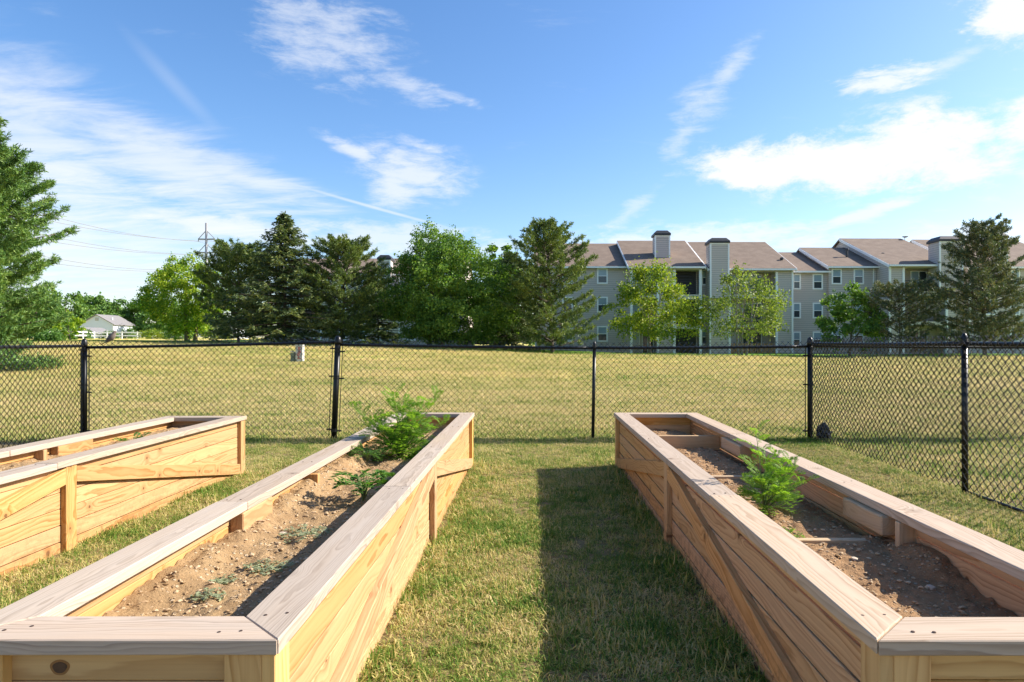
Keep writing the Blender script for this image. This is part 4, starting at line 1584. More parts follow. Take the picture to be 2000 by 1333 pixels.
def build_apartments():
    e = empty('apartment_building', (20, 62, 0.3), 'long three storey grey apartment building with stepped brown roofs and chimneys', 'building')
    fl = [0.35, 3.1, 5.85]

    def sec(px0, px1, Z, pe, pr, run):
        x0, x1 = PX(px0, Z), PX(px1, Z)
        ze, zr = PZ(pe, Z), PZ(pr, Z + run)
        return x0, x1, ze, zr
    # A: plain section behind the big pine
    Z = 63.5
    x0, x1, ze, zr = sec(1046, 1234, Z, 521, 479, 7.5)
    body(e, x0, x1, Z, 7.5, ze, zr)
    gable_roof(e, x0, x1 + 0.0, Z, 7.5, ze, zr, 0.4, 0.15)
    for py in (524, 580, 637):
        window(e, 1166, py, 1187, py + 31, Z)
        window(e, 1098, py, 1119, py + 31, Z)
    strip(e, x0, Z, -0.1, ze - 0.2)
    # B: projecting bay with stair well
    Z = 62.0
    x0, x1, ze, zr = sec(1231, 1371, Z, 521, 473.5, 8.0)
    dep = 1.7
    m = (zr - ze) / 8.0
    poly = [(Z + dep, -0.2), (Z + dep, ze + m * dep - 0.03), (Z + 8, zr - 0.02), (Z + 16, ze - 0.02), (Z + 16, -0.2)]
    MB().prism(poly, x0, x1).build('wall', M['siding'], e)
    gable_roof(e, x0, x1, Z, 8.0, ze, zr)
    hx = [PX(v, Z) for v in (1286, 1317, 1368)]
    MB().prism([(Z, -0.2), (Z, ze - 0.02), (Z + dep + 0.01, ze + m * dep - 0.04), (Z + dep + 0.01, -0.2)], hx[0], hx[1]).build('wall', M['siding'], e)
    MB().prism([(Z, ze - 0.30), (Z, ze - 0.02), (Z + dep, ze + m * dep - 0.05), (Z + dep, ze - 0.30)], x0, hx[0]).build('header', M['siding'], e)
    MB().prism([(Z, ze - 0.30), (Z, ze - 0.02), (Z + dep, ze + m * dep - 0.05), (Z + dep, ze - 0.30)], hx[1], x1).build('header', M['beige'], e)
    recessed(e, 1233, 1285, Z, dep, fl, ze - 0.30, ('none', 'metal', 'metal'), ((0.12, 0.42, 'win'), (0.5, 0.95, 'door')))
    # open stairs
    for k, zf in enumerate(fl):
        if k:
            MB().box(hx[1], hx[2], Z - 0.02, Z + dep - 0.01, zf - 0.45, zf).build('landing', M['beige'], e)
        st = MB()
        for i in range(9):
            st.box(hx[1] + 0.5, hx[2] - 0.5, Z + 0.3 + i * 0.14, Z + 0.42 + i * 0.14, zf + 0.2 + i * 0.26, zf + 0.26 + i * 0.26)
        st.build('stair', M['dark'], e)
        MB().box(hx[1], hx[2], Z + dep - 0.05, Z + dep - 0.012, zf, zf + 2.3).build('stairwell_shade', M['dark'], e)  # dark sheet over the back wall, painting in the shade of the opening
    for xx in (hx[1], hx[2]):
        MB().box(xx - 0.12, xx + 0.12, Z - 0.06, Z + 0.15, 0.0, ze - 0.28).build('pillar', M['white'], e)
    chimney(e, 1280, 1307.5, 450, 505, 64.2, 1.5)
    # C: recess between the two bays
    Z = 63.5
    x0, x1, ze, zr = sec(1366, 1396, Z, 523, 487, 6.5)
    body(e, x0, x1, Z, 6.5, ze, zr)
    gable_roof(e, PX(1338, Z), x1, Z, 6.5, ze, zr, 0.35, 0.05)
    window(e, 1370, 527, 1384, 558, Z)
    window(e, 1370, 585, 1384, 616, Z)
    window(e, 1369, 643, 1383, 674, Z)
    # D: bay with balconies
    Z = 62.0
    x0, x1, ze, zr = sec(1386, 1548, Z, 525, 476, 8.0)
    m = (zr - ze) / 8.0
    MB().prism([(Z + dep, -0.2), (Z + dep, ze + m * dep - 0.03), (Z + 8, zr - 0.02), (Z + 16, ze - 0.02), (Z + 16, -0.2)], x0, x1).build('wall', M['siding'], e)
    gable_roof(e, x0, x1, Z, 8.0, ze, zr)
    da, db = PX(1425, Z), PX(1517, Z)
    for a, b in ((x0, da), (db, x1)):
        MB().prism([(Z, -0.2), (Z, ze - 0.02), (Z + dep + 0.01, ze + m * dep - 0.04), (Z + dep + 0.01, -0.2)], a, b).build('wall', M['siding'], e)
    MB().prism([(Z, ze - 0.30), (Z, ze - 0.02), (Z + dep, ze + m * dep - 0.05), (Z + dep, ze - 0.30)], da, db).build('header', M['siding'], e)
    recessed(e, 1425, 1517, Z, dep, fl, ze - 0.30, ('wood', 'metal', 'metal'), ((0.06, 0.30, 'win'), (0.38, 0.80, 'door')))
    strip(e, x1 - 0.02, Z, -0.1, ze - 0.2, 0.16, 'downspout')
    strip(e, x0 + 0.05, Z, -0.1, ze - 0.2)
    chimney(e, 1388, 1423, 464.5, 540, 61.3, 1.6)
    # E: plain section
    Z = 63.6
    x0, x1, ze, zr = sec(1546, 1622, Z, 530, 496, 6.5)
    body(e, x0, x1, Z, 6.5, ze, zr)
    gable_roof(e, x0 - 1.0, x1, Z, 6.5, ze, zr, 0.4, 0.05)
    for py in (535, 591.5, 648):
        window(e, 1548, py, 1564, py + 31, Z)
        window(e, 1587, py, 1607, py + 31, Z)
    # F
    Z = 63.2
    x0, x1, ze, zr = sec(1619, 1712, Z, 521, 487, 6.5)
    body(e, x0, x1, Z, 6.5, ze, zr)
    gable_roof(e, x0, x1, Z, 6.5, ze, zr)
    for py in (525, 582, 640):
        window(e, 1624, py, 1644, py + 31, Z)
        window(e, 1667, py, 1687, py + 31, Z)
    strip(e, PX(1706, Z), Z, 0, ze - 0.2, 0.09)
    # G: tall bay with balconies
    Z = 61.0
    x0, x1, ze, zr = sec(1737, 1866, Z, 517.5, 469, 9.5)
    dep = 1.7
    m = (zr - ze) / 9.5
    MB().prism([(Z + dep, -0.2), (Z + dep, ze + m * dep - 0.03), (Z + 9.5, zr - 0.02), (Z + 19, ze - 0.02), (Z + 19, -0.2)], x0, x1).build('wall', M['siding'], e)
    gable_roof(e, x0, x1, Z, 9.5, ze, zr)
    da, db = PX(1764.5, Z), PX(1849, Z)
    for a, b in ((x0, da), (db, x1)):
        MB().prism([(Z, -0.2), (Z, ze - 0.02), (Z + dep + 0.01, ze + m * dep - 0.04), (Z + dep + 0.01, -0.2)], a, b).build('wall', M['siding'], e)
    MB().prism([(Z, ze - 0.25), (Z, ze - 0.02), (Z + dep, ze + m * dep - 0.05), (Z + dep, ze - 0.25)], da, db).build('header', M['siding'], e)
    recessed(e, 1764.5, 1849, Z, dep, [0.55, 3.3, 6.05], ze - 0.25, ('none', 'metal', 'metal'), ((0.02, 0.22, 'win'), (0.38, 0.78, 'door')))
    strip(e, x0 + 0.05, Z, -0.1, ze - 0.2, 0.2, 'downspout')
    chimney(e, 1836, 1880, 461, 520, 60.2, 1.8)
    # H: next section behind the right-hand pine
    Z = 62.0
    x0, x1, ze, zr = sec(1860, 1906, 63.5, 523, 490, 6.5)
    body(e, x0, x1, 63.5, 6.5, ze, zr)
    gable_roof(e, x0, x1, 63.5, 6.5, ze, zr, 0.35, 0.05)
    x0, x1, ze, zr = sec(1900, 2120, Z, 520, 471, 9.5)
    body(e, x0, x1, Z + 0.6, 9.0, ze, zr)
    gable_roof(e, x0 - 0.0, x1, Z + 0.6, 9.0, ze, zr)
    for py in (528, 585, 642):
        window(e, 1925, py, 1945, py + 31, Z + 0.6)
        window(e, 1972, py, 1992, py + 31, Z + 0.6)
    strip(e, PX(1902, Z), Z + 0.6, 0, ze - 0.2, 0.12)
    chimney(e, 1951, 1967, 455, 520, 61.0, 1.2)
    # roof vents
    for px, py, Zv in ((1306, 503, 64.6), (1527, 512, 64.0), (1724, 503, 64.5), (1654, 494, 66)):
        xx, zz = PX(px, Zv), PZ(py, Zv)
        MB().lathe((xx, Zv, zz - 0.7), [(0.11, 0), (0.11, 0.95), (0.18, 0.95), (0.18, 1.1), (0.05, 1.15)], 10).build('roof_vent', M['dark'], e)
    # dish on the tall bay
    xx, zz = PX(1767, 70), PZ(470, 70)
    MB().tube([(xx, 70, zz - 0.2), (xx, 70, zz + 0.3)], 0.03, 6).build('dish_mast', M['steel'], e)
    MB().lathe((xx + 0.05, 70, zz + 0.28), [(0.05, 0), (0.22, 0.05), (0.30, 0.13), (0.29, 0.14), (0.2, 0.07), (0.03, 0.02)], 12).build('satellite_dish', M['steel'], e)


build_apartments()


def balcony_chair(px, Z, z, label):
    x = PX(px, Z)
    e = empty('balcony_chair', (x, Z, z), label, 'chair')
    m = M['railwood']
    MB().box(x - 0.25, x + 0.25, Z - 0.22, Z + 0.22, z + 0.40, z + 0.45).build('seat', m, e)
    MB().box(x - 0.25, x + 0.25, Z + 0.18, Z + 0.222, z + 0.452, z + 0.95).build('backrest', m, e)
    for a in (-0.21, 0.21):
        for b in (-0.18, 0.18):
            MB().box(x + a - 0.025, x + a + 0.025, Z + b - 0.025, Z + b + 0.025, z, z + 0.398).build('leg', m, e)


balcony_chair(1771, 61.7, 6.05, 'brown chair on the top balcony of the tall bay')


def build_block_behind():
    """second building, mostly hidden by the conifers"""
    e = empty('apartment_block', (-16, 68, 1), 'grey apartment block mostly hidden behind the dark conifers', 'building')
    Z = 68.0
    x0, x1 = PX(540, Z), PX(900, Z)
    ze, zr = PZ(536, Z), PZ(508, Z + 7)
    body(e, x0, x1, Z, 7.0, ze, zr, zb=0.3)
    gable_roof(e, x0, x1, Z, 7.0, ze, zr)
    for py in (545, 592, 640):
        for px in (560, 612, 660, 700, 742, 796, 850):
            window(e, px, py, px + 16, py + 26, Z)
    chimney(e, 739, 762, 498, 545, 66.8, 1.4)
    for px in (640, 780):
        strip(e, PX(px, Z), Z, 0.5, ze - 0.2)


build_block_behind()


# ------------------------------------------------------------------ parked cars under the trees
def car(px, Z, mat, label, yaw=0.0):
    x = PX(px, Z)
    z = float(gz(x, Z))
    e = empty('parked_car', (x, Z, z), label, 'car', 'cars parked under the trees')
    e.rotation_euler = (0, 0, yaw)
    L, Wd = 4.5, 1.75
    prof = [(-2.25, 0.35), (-2.25, 0.75), (-2.1, 0.92), (-1.2, 1.0), (-0.7, 1.42), (0.9, 1.48), (1.75, 1.02), (2.2, 0.9), (2.25, 0.5), (2.2, 0.35)]

    def ex(poly, ya, yb, name, mat_, par):
        n = len(poly)
        V = [(a, ya, b) for a, b in poly] + [(a, yb, b) for a, b in poly]
        Fs = [tuple(range(n)), tuple(range(2 * n - 1, n - 1, -1))] + [(i, i + n, (i + 1) % n + n, (i + 1) % n) for i in range(n)]
        return link(name, mesh(name, V, Fs), mat_, par)
    b = ex(prof, -Wd / 2, Wd / 2, 'body', mat, e)
    for s in (-1, 1):
        yy = s * Wd / 2
        ex([(-1.05, 1.02), (-0.62, 1.36), (0.05, 1.39), (0.05, 1.02)], yy - 0.004, yy + 0.012, 'side_window', M['pane_lo'], b)
        ex([(0.12, 1.02), (0.12, 1.39), (0.86, 1.40), (1.5, 1.02)], yy - 0.004, yy + 0.012, 'side_window', M['pane_lo'], b)
        for wx in (-1.4, 1.4):
            w = MB()
            w.tube([(wx, yy - s * 0.12, 0.33), (wx, yy + s * 0.03, 0.33)], 0.33, 16)
            wo = link('wheel', mesh('wheel', w.V, w.F), M['tyre'], e)
            w = MB().tube([(wx, yy + s * 0.02, 0.33), (wx, yy + s * 0.04, 0.33)], 0.19, 10)
            link('rim', mesh('rim', w.V, w.F), M['steel'], wo)


paint_d = plain('dark car paint', (0.02, 0.022, 0.028), 0.25, 0.2, 0.6)
paint_w = plain('silver car paint', (0.55, 0.57, 0.60), 0.3, 0.3, 0.6)
car(948, 60, paint_d, 'dark parked car under the broad tree, closest to the tall pine', 0.1)
car(880, 60.5, paint_w, 'silver parked car behind the broad tree trunks', 0.06)


# ------------------------------------------------------------------ trees
def unit(v):
    return v / np.maximum(np.linalg.norm(v, axis=-1, keepdims=True), 1e-9)


def cards(name, C, D, L, Wd, mat, parent, rs, flat=0.0):
    """diamond leaf at C along D with length L and width Wd"""
    n = len(C)
    D = unit(D)
    rv = rs.normal(size=(n, 3))
    rv[:, 2] += flat * np.sign(rs.random(n) + 0.2)
    Sd = unit(np.cross(D, rv))
    L = np.broadcast_to(np.asarray(L, float), (n,))[:, None]
    Wd = np.broadcast_to(np.asarray(Wd, float), (n,))[:, None]
    V = np.stack([C - D * L / 2, C + Sd * Wd / 2 + D * L * 0.08, C + D * L / 2, C - Sd * Wd / 2 + D * L * 0.08], 1).reshape(-1, 3)
    Q = np.arange(n * 4).reshape(n, 4)
    o = link(name, mesh(name, V, Q), mat, parent)
    o.location = -parent.matrix_basis.translation
    return o


def limb(mb, a, b, r0, r1, sag=0.0, n=5, sides=6):
    a, b = Vector(a), Vector(b)
    pts = [a.lerp(b, i / n) + Vector((0, 0, sag * math.sin(math.pi * i / n))) for i in range(n + 1)]
    mb.tube(pts, [r0 + (r1 - r0) * i / n for i in range(n + 1)], sides)


def broadleaf(name, label, x, y, H, prof, Rm, mat, bark, seed, nclump, nleaf, leaf, trunks=((0, 0, 0.14),), z0=None, group=None, clump=0.16, fork=0.25, sq=(1.0, 0.8)):
    """prof: list of (height fraction, radius fraction) of the crown outline"""
    rs = np.random.default_rng(seed)
    z0 = float(gz(x, y)) if z0 is None else z0
    e = empty(name, (x, y, z0), label, 'tree', group)
    hs, rr = np.array([p[0] for p in prof]), np.array([p[1] for p in prof])
    t = rs.random(nclump * 4)
    # more clumps where the crown is wide
    hh = hs[0] + (hs[-1] - hs[0]) * t
    rad = np.interp(hh, hs, rr)
    keep = rs.random(len(hh)) < rad / rr.max()
    hh, rad = hh[keep][:nclump], rad[keep][:nclump]
    n = len(hh)
    ang = rs.uniform(0, 2 * np.pi, n)
    rho = rad * Rm * (0.30 + 0.70 * rs.random(n) ** 0.5) * rs.uniform(0.88, 1.10, n)
    lob = 1 + 0.12 * np.sin(ang * 3 + seed) + 0.08 * np.sin(ang * 5 + hh * 9)
    rho = rho * lob
    C = np.stack([x + rho * np.cos(ang) * sq[0], y + rho * np.sin(ang) * sq[1], z0 + hh * H + rs.normal(0, 0.02 * H, n)], 1)
    rc = clump * Rm * rs.uniform(0.6, 1.25, n)
    per = nleaf // n
    P = np.repeat(C, per, 0)
    off = rs.normal(size=(n * per, 3))
    off = unit(off) * (rs.random((n * per, 1)) ** 0.45)
    P = P + off * np.repeat(rc, per)[:, None] * np.array([1.15, 1.15, 0.75])
    # a few loose shoots that break the outline
    ns = nleaf // 14
    k = rs.integers(0, n, ns)
    outw = unit(C[k] - np.array([x, y, z0 + 0.55 * H]))
    P = np.concatenate([P, C[k] + outw * (rc[k] * rs.uniform(0.6, 1.35, ns))[:, None] + rs.normal(0, 0.03 * Rm, (ns, 3))])
    D = rs.normal(size=P.shape)
    D[:, 2] -= 0.5
    cards('crown', P, D, leaf * rs.uniform(0.7, 1.3, len(P)), leaf * rs.uniform(0.5, 0.9, len(P)), mat, e, rs, 0.9)
    mb = MB()
    for (dx, dy, r) in trunks:
        top = Vector((x + dx * 2.2, y + dy * 2.2, z0 + H * 0.78))
        base = Vector((x + dx, y + dy, z0 - 0.15))
        pts = []
        for i in range(9):
            f = i / 8
            p = base.lerp(top, f)
            p.x += 0.12 * math.sin(f * 4 + seed + dx)
            p.y += 0.10 * math.cos(f * 3 + seed)
            pts.append(p)
        mb.tube(pts, [r * (1.35 if i == 0 else 1.0) * (1 - 0.8 * i / 8) for i in range(9)], 8)
        for j in range(14 // len(trunks) + 4):
            f = fork + (0.9 - fork) * rs.random()
            a = pts[min(int(f * 8), 7)].lerp(pts[min(int(f * 8) + 1, 8)], f * 8 - int(f * 8))
            c = C[rs.integers(0, n)]
            if c[2] < a.z:
                continue
            limb(mb, a, c, r * 0.45 * (1 - 0.6 * f), 0.02, -0.15, 5, 5)
    mb.build('trunk', bark, e, True)
    return e


def conifer(name, label, x, y, H, Rm, mat, seed, style='spruce', z0=None, lean=0.0, top_pow=0.9, gap=0.45, low=0.06, card=(0.30, 0.09), dens=1.4, group=None, bark=None, rough=0.25, prof=None):
    rs = np.random.default_rng(seed)
    z0 = float(gz(x, y)) if z0 is None else z0
    e = empty(name, (x, y, z0), label, 'tree', group)
    mb = MB()
    tr = 0.016 * H
    tp = [(x + lean * f + 0.05 * math.sin(f * 7 + seed), y, z0 - 0.15 + f * H) for f in np.linspace(0, 0.985, 12)]
    mb.tube(tp, [tr * (1 - 0.93 * i / 11) for i in range(12)], 8)
    C, D, L, Wd = [], [], [], []
    z = low * H
    while z < H * 0.985:
        f = z / H
        if prof is not None:
            env = float(np.interp(f, [p[0] for p in prof], [p[1] for p in prof]))
        else:
            env = (1 - f) ** top_pow * min(1.0, 0.55 + f * 5)
        nb = int(rs.integers(5, 8))
        a0 = rs.uniform(0, 6.28)
        for b in range(nb):
            Lb = Rm * env * rs.uniform(1 - rough * 1.6, 1 + rough) + 0.12
            a = a0 + b * 2 * math.pi / nb + rs.normal(0, 0.18)
            d = np.array([math.cos(a), math.sin(a), 0.0])
            base = np.array([x + lean * f, y, z0 + z + rs.normal(0, gap * 0.25)])
            if style == 'spruce':
                rise, tip = -0.10 - 0.25 * (1 - f), 0.22
            elif style == 'pine':
                rise, tip = 0.10 + 0.32 * f, 0.16
            else:                                       # white pine: level tiers turned up at the tip
                rise, tip = 0.06 + 0.6 * f * f, 0.20
            m = max(4, int(Lb / 0.16))
            s = np.linspace(0.12, 1.0, m)
            pts = base + d * (s * Lb)[:, None] + np.array([0, 0, 1.0]) * (rise * s * Lb + tip * Lb * s ** 3)[:, None]
            if Lb > 0.7:
                limb(mb, base, pts[-1], 0.012 + 0.010 * Lb, 0.006, 0.0, 3, 4)
            side = np.array([-d[1], d[0], 0.0])
            if style == 'spruce':
                for sg in (-1, 1):
                    tw = 0.42 * Lb * (1 - s * 0.75) * rs.uniform(0.5, 1.1, m) + 0.16
                    q = np.repeat(np.arange(m), 4)
                    u = rs.random(len(q))
                    td = unit(d * 0.75 + side * sg * 0.8 + np.array([0, 0, -0.18]))
                    P = pts[q] + td * (u * tw[q])[:, None] + rs.normal(0, 0.04, (len(q), 3)) - np.array([0, 0, 1]) * (0.10 * u)[:, None]
                    C.append(P)
                    D.append(np.tile(td, (len(q), 1)) + rs.normal(0, 0.35, (len(q), 3)))
                q = np.repeat(np.arange(m), 3)
                C.append(pts[q] + rs.normal(0, 0.05, (len(q), 3)))
                D.append(np.tile(d, (len(q), 1)) + rs.normal(0, 0.4, (len(q), 3)))
            else:
                # tufts on short side shoots over the outer part of the branch
                nt = max(3, int(Lb * 5.5 * dens))
                ss = 0.25 + 0.75 * rs.random(nt) ** 0.7
                sp = base + d * (ss * Lb)[:, None] + np.array([0, 0, 1.0]) * (rise * ss * Lb + tip * Lb * ss ** 3)[:, None]
                w = (0.30 * Lb * (1.15 - ss) + 0.10)
                sp = sp + side * (rs.uniform(-1, 1, nt) * w)[:, None] + np.array([0, 0, 1]) * rs.uniform(-0.03, 0.10, nt)[:, None] + rs.normal(0, 0.04, (nt, 3))
                nd = 20 if style == 'pine' else 18
                q = np.repeat(np.arange(nt), nd)
                shoot = unit(np.array([d[0], d[1], 1.0 if style == 'pine' else 0.45]) + rs.normal(0, 0.35, (nt, 3)))
                dirs = unit(rs.normal(size=(len(q), 3)) * 0.75 + shoot[q] * 0.8)
                C.append(sp[q] + shoot[q] * (rs.random(len(q)) * card[0] * 1.1)[:, None] + dirs * card[0] * 0.35)
                D.append(dirs)
        z += gap * (1 - 0.55 * f) * rs.uniform(0.8, 1.25)
    # leader
    k = 24
    C.append(np.array([x + lean, y, z0 + H * 0.97]) + rs.normal(0, 1, (k, 3)) * np.array([0.07, 0.07, 0.018 * H]))
    D.append(rs.normal(0, 0.5, (k, 3)) + np.array([0, 0, 1]))
    C, D = np.concatenate(C), np.concatenate(D)
    n = len(C)
    cards('crown', C, D, card[0] * rs.uniform(0.7, 1.25, n), card[1] * rs.uniform(0.7, 1.3, n), mat, e, rs, 0.4)
    mb.build('trunk', bark or M['bark'], e, True)
    return e


def tree_at(px, Z):
    return PX(px, Z), Z


def th(py, px, Z):
    return PZ(py, Z) - float(gz(PX(px, Z), Z))


ROUND = [(0.14, 0.35), (0.24, 0.75), (0.38, 0.97), (0.52, 1.0), (0.68, 0.88), (0.82, 0.62), (0.93, 0.33), (0.99, 0.08)]
OVAL = [(0.08, 0.45), (0.18, 0.85), (0.34, 1.0), (0.52, 0.97), (0.70, 0.80), (0.84, 0.55), (0.95, 0.25), (1.0, 0.05)]


def build_trees():
    # left edge
    x, y = tree_at(-62, 27)
    conifer('white_pine', 'large bright green pine at the left edge of the photo', x, y, th(208, -62, 27), 2.95, M['white_pine'], 11, 'white', gap=0.40, low=0.05,
            card=(0.22, 0.032), dens=4.2, rough=0.30, prof=[(0, 0.75), (0.12, 0.88), (0.3, 0.98), (0.45, 1.0), (0.6, 0.82), (0.8, 0.46), (0.95, 0.15), (1, 0.02)])
    # maple and dark conifers left of the gate post
    Z = 55
    x, y = tree_at(362, Z)
    broadleaf('maple_tree', 'yellow green maple with two dark trunks left of the dark conifers', x, y, th(498, 362, Z), ROUND, 3.55, M['maple'], M['bark'], 21, 210, 24000, 0.17,
              ((0.1, 0, 0.2), (0.75, 0.1, 0.17)))
    Z = 51
    x, y = tree_at(466, Z)
    conifer('dark_pine', 'dark broad pine between the yellow green maple and the tall pointed spruce', x, y, th(486, 466, Z), 2.6, M['pinen'], 22, 'pine', gap=0.42, low=0.05, card=(0.24, 0.042), dens=2.0,
            prof=[(0, 0.75), (0.2, 0.95), (0.5, 1.0), (0.75, 0.9), (0.92, 0.55), (1, 0.15)])
    Z = 49
    x, y = tree_at(556, Z)
    conifer('spruce_tree', 'tall pointed dark spruce, highest of the conifers left of the fence post', x, y, th(416, 556, Z), 4.3, M['spruce'], 23, 'spruce', gap=0.36, low=0.03, card=(0.30, 0.085),
            prof=[(0, 0.85), (0.12, 1.0), (0.35, 0.86), (0.6, 0.50), (0.8, 0.27), (1, 0.02)])
    Z = 50
    x, y = tree_at(668, Z)
    conifer('dark_pine', 'dark pine right of the tall pointed spruce, in front of the hidden block', x, y, th(474, 664, Z), 3.0, M['pinen'], 24, 'pine', gap=0.42, low=0.06, card=(0.24, 0.042), dens=1.7, lean=0.2,
            prof=[(0, 0.55), (0.15, 0.8), (0.4, 1.0), (0.7, 0.85), (0.9, 0.55), (1, 0.15)])
    Z = 57
    x, y = tree_at(738, Z)
    conifer('dark_spruce', 'added low dark spruce filling the shaded gap below the chimney of the hidden block', x, y, th(548, 738, Z), 2.5, M['spruce'], 25, 'spruce', gap=0.40, low=0.03, card=(0.30, 0.085),
            prof=[(0, 1.0), (0.5, 0.9), (0.8, 0.6), (1, 0.1)])  # added tree, fills a gap with dark branches and shade
    # broad trees in the middle
    Z = 51
    x, y = tree_at(838, Z)
    broadleaf('broadleaf_tree', 'broad green tree with a slim dark trunk, left one of the middle pair', x, y, th(446, 838, Z), OVAL, 3.4, M['oak'], M['bark'], 31, 260, 34000, 0.16, ((0, 0, 0.13),), fork=0.2)
    Z = 50
    x, y = tree_at(890, Z)
    broadleaf('broadleaf_tree', 'broad green tree with sunlit right side, right one of the middle pair', x, y, th(462, 890, Z), OVAL, 4.4, M['oak'], M['bark'], 32, 290, 40000, 0.16, ((-1.0, 0, 0.16),), fork=0.2)
    Z = 58
    x, y = tree_at(970, Z)
    broadleaf('background_tree', 'dull green tree top showing behind the middle broad trees', x, y, th(470, 970, Z), OVAL, 2.9, M['oak'], M['bark'], 33, 90, 8000, 0.26)
    Z = 54
    x, y = tree_at(1000, Z)
    conifer('dark_spruce', 'dark shaded spruce squeezed between the broad trees and the tall pine', x, y, th(496, 1000, Z), 2.6, M['spruce'], 34, 'spruce', gap=0.40, low=0.03, card=(0.30, 0.085),
            prof=[(0, 0.9), (0.5, 1.0), (0.8, 0.75), (1, 0.1)])
    Z = 49
    x, y = tree_at(1080, Z)
    conifer('tall_pine', 'tall ragged pine overlapping the left end of the apartment building', x, y, th(440, 1075, Z), 3.0, M['pinen'], 35, 'pine', gap=0.44, low=0.04, card=(0.24, 0.042), dens=1.7, lean=-0.5, rough=0.34,
            prof=[(0, 0.85), (0.15, 1.0), (0.4, 0.95), (0.65, 0.85), (0.8, 0.6), (0.93, 0.35), (1, 0.05)])
    # small trees in front of the building
    Z = 54
    x, y = tree_at(1274, Z)
    broadleaf('young_maple', 'small yellow green maple in front of the open stairs', x, y, th(510, 1274, Z), [(0.16, 0.5), (0.26, 0.95), (0.42, 1.0), (0.6, 0.85), (0.78, 0.55), (0.92, 0.25), (1, 0.05)], 3.85, M['young'], M['bark_pale'], 41, 130, 11000, 0.20, ((-0.15, 0, 0.11),), clump=0.19)
    Z = 53
    x, y = tree_at(1452, Z)
    broadleaf('multi_stem_tree', 'pale stemmed airy tree in front of the balconies', x, y, th(518, 1452, Z), [(0.22, 0.55), (0.34, 1.0), (0.5, 0.98), (0.66, 0.8), (0.82, 0.5), (1, 0.1)], 3.7, M['olive'], M['bark_pale'], 42, 90, 6200, 0.19,
              ((-0.3, 0, 0.085), (0.02, 0.1, 0.09), (0.35, 0, 0.085)), clump=0.20, fork=0.35)
    Z = 53
    x, y = tree_at(1662, Z)
    broadleaf('small_tree', 'low spreading dark green tree in front of the plain building section', x, y, th(555, 1662, Z), [(0.10, 0.7), (0.22, 1.0), (0.45, 0.9), (0.7, 0.6), (0.9, 0.3), (1, 0.1)], 2.9, M['oak'], M['bark'], 43, 90, 8000, 0.2, ((0, 0, 0.1),), fork=0.15)
    Z = 52
    x, y = tree_at(1757, Z)
    conifer('small_pine', 'small thin pine with open branches in front of the tall bay', x, y, th(566, 1757, Z), 2.5, M['blue_pine'], 44, 'pine', gap=0.50, low=0.20, card=(0.24, 0.042), dens=1.4,
            prof=[(0, 0.6), (0.3, 0.9), (0.6, 1.0), (0.85, 0.75), (1, 0.25)])
    Z = 50
    x, y = tree_at(1922, Z)
    conifer('big_pine', 'big blue green pine in front of the right end of the apartments', x, y, th(442, 1918, Z), 3.35, M['blue_pine'], 45, 'pine', gap=0.46, low=0.08, card=(0.24, 0.042), dens=1.7, rough=0.36,
            prof=[(0, 0.7), (0.15, 0.95), (0.35, 1.0), (0.55, 0.8), (0.7, 0.6), (0.85, 0.42), (0.96, 0.3), (1, 0.1)])
    # far woods on the left, trees one can tell apart
    far = [(128, 205, 566, 11.0, 'dark rounded tree behind the large left pine'), (186, 215, 575, 9.0, 'rounded tree top left of the white house roof'),
           (70, 80, 585, 3.4, 'bright tree partly hidden by the large left pine'),
           (236, 190, 588, 9.0, 'distant tree straight above the white house roof'), (290, 185, 584, 9.0, 'distant tree between the white house and the yellow green maple'),
           (205, 225, 590, 9.0, 'distant tree behind the apex of the white house'), (335, 175, 596, 8.0, 'distant tree mostly hidden by the yellow green maple'),
           (60, 120, 575, 7.0, 'distant tree almost hidden by the large left pine')]
    for i, (px, Z, py, r, lab) in enumerate(far):
        x, y = tree_at(px, Z)
        broadleaf('distant_tree', lab, x, y, th(py, px, Z), OVAL, r, M['wood_leaf'], M['bark'], 60 + i, 70, 5200, 0.0040 * Z, ((0, 0, 0.2),), group='trees in the distance on the left', sq=(1.0, 0.6))
    Z = 70
    x, y = tree_at(136, Z)
    broadleaf('small_tree', 'small yellow flecked tree just left of the white house', x, y, th(610, 140, Z), OVAL, 1.5, M['maple'], M['bark'], 71, 40, 2600, 0.2, ((0, 0, 0.08),))
    # a row of distant trees closes the horizon behind the buildings
    k = 0
    for px, Z, py, r in ((420, 150, 606, 9), (470, 140, 590, 9), (700, 130, 580, 9), (1005, 120, 570, 8), (860, 120, 560, 8)):
        x, y = tree_at(px, Z)
        broadleaf('distant_tree', ('distant tree behind the foot of the power pole', 'distant tree seen under the dark conifers', 'distant tree behind the hidden block', 'distant tree behind the dark shaded spruce',
                                   'distant tree behind the middle broad trees')[k], x, y, th(py, px, Z), OVAL, r, M['wood_leaf'], M['bark'], 90 + k, 60, 3200, 0.6, ((0, 0, 0.2),), group='trees in the distance behind the conifers')
        k += 1


build_trees()


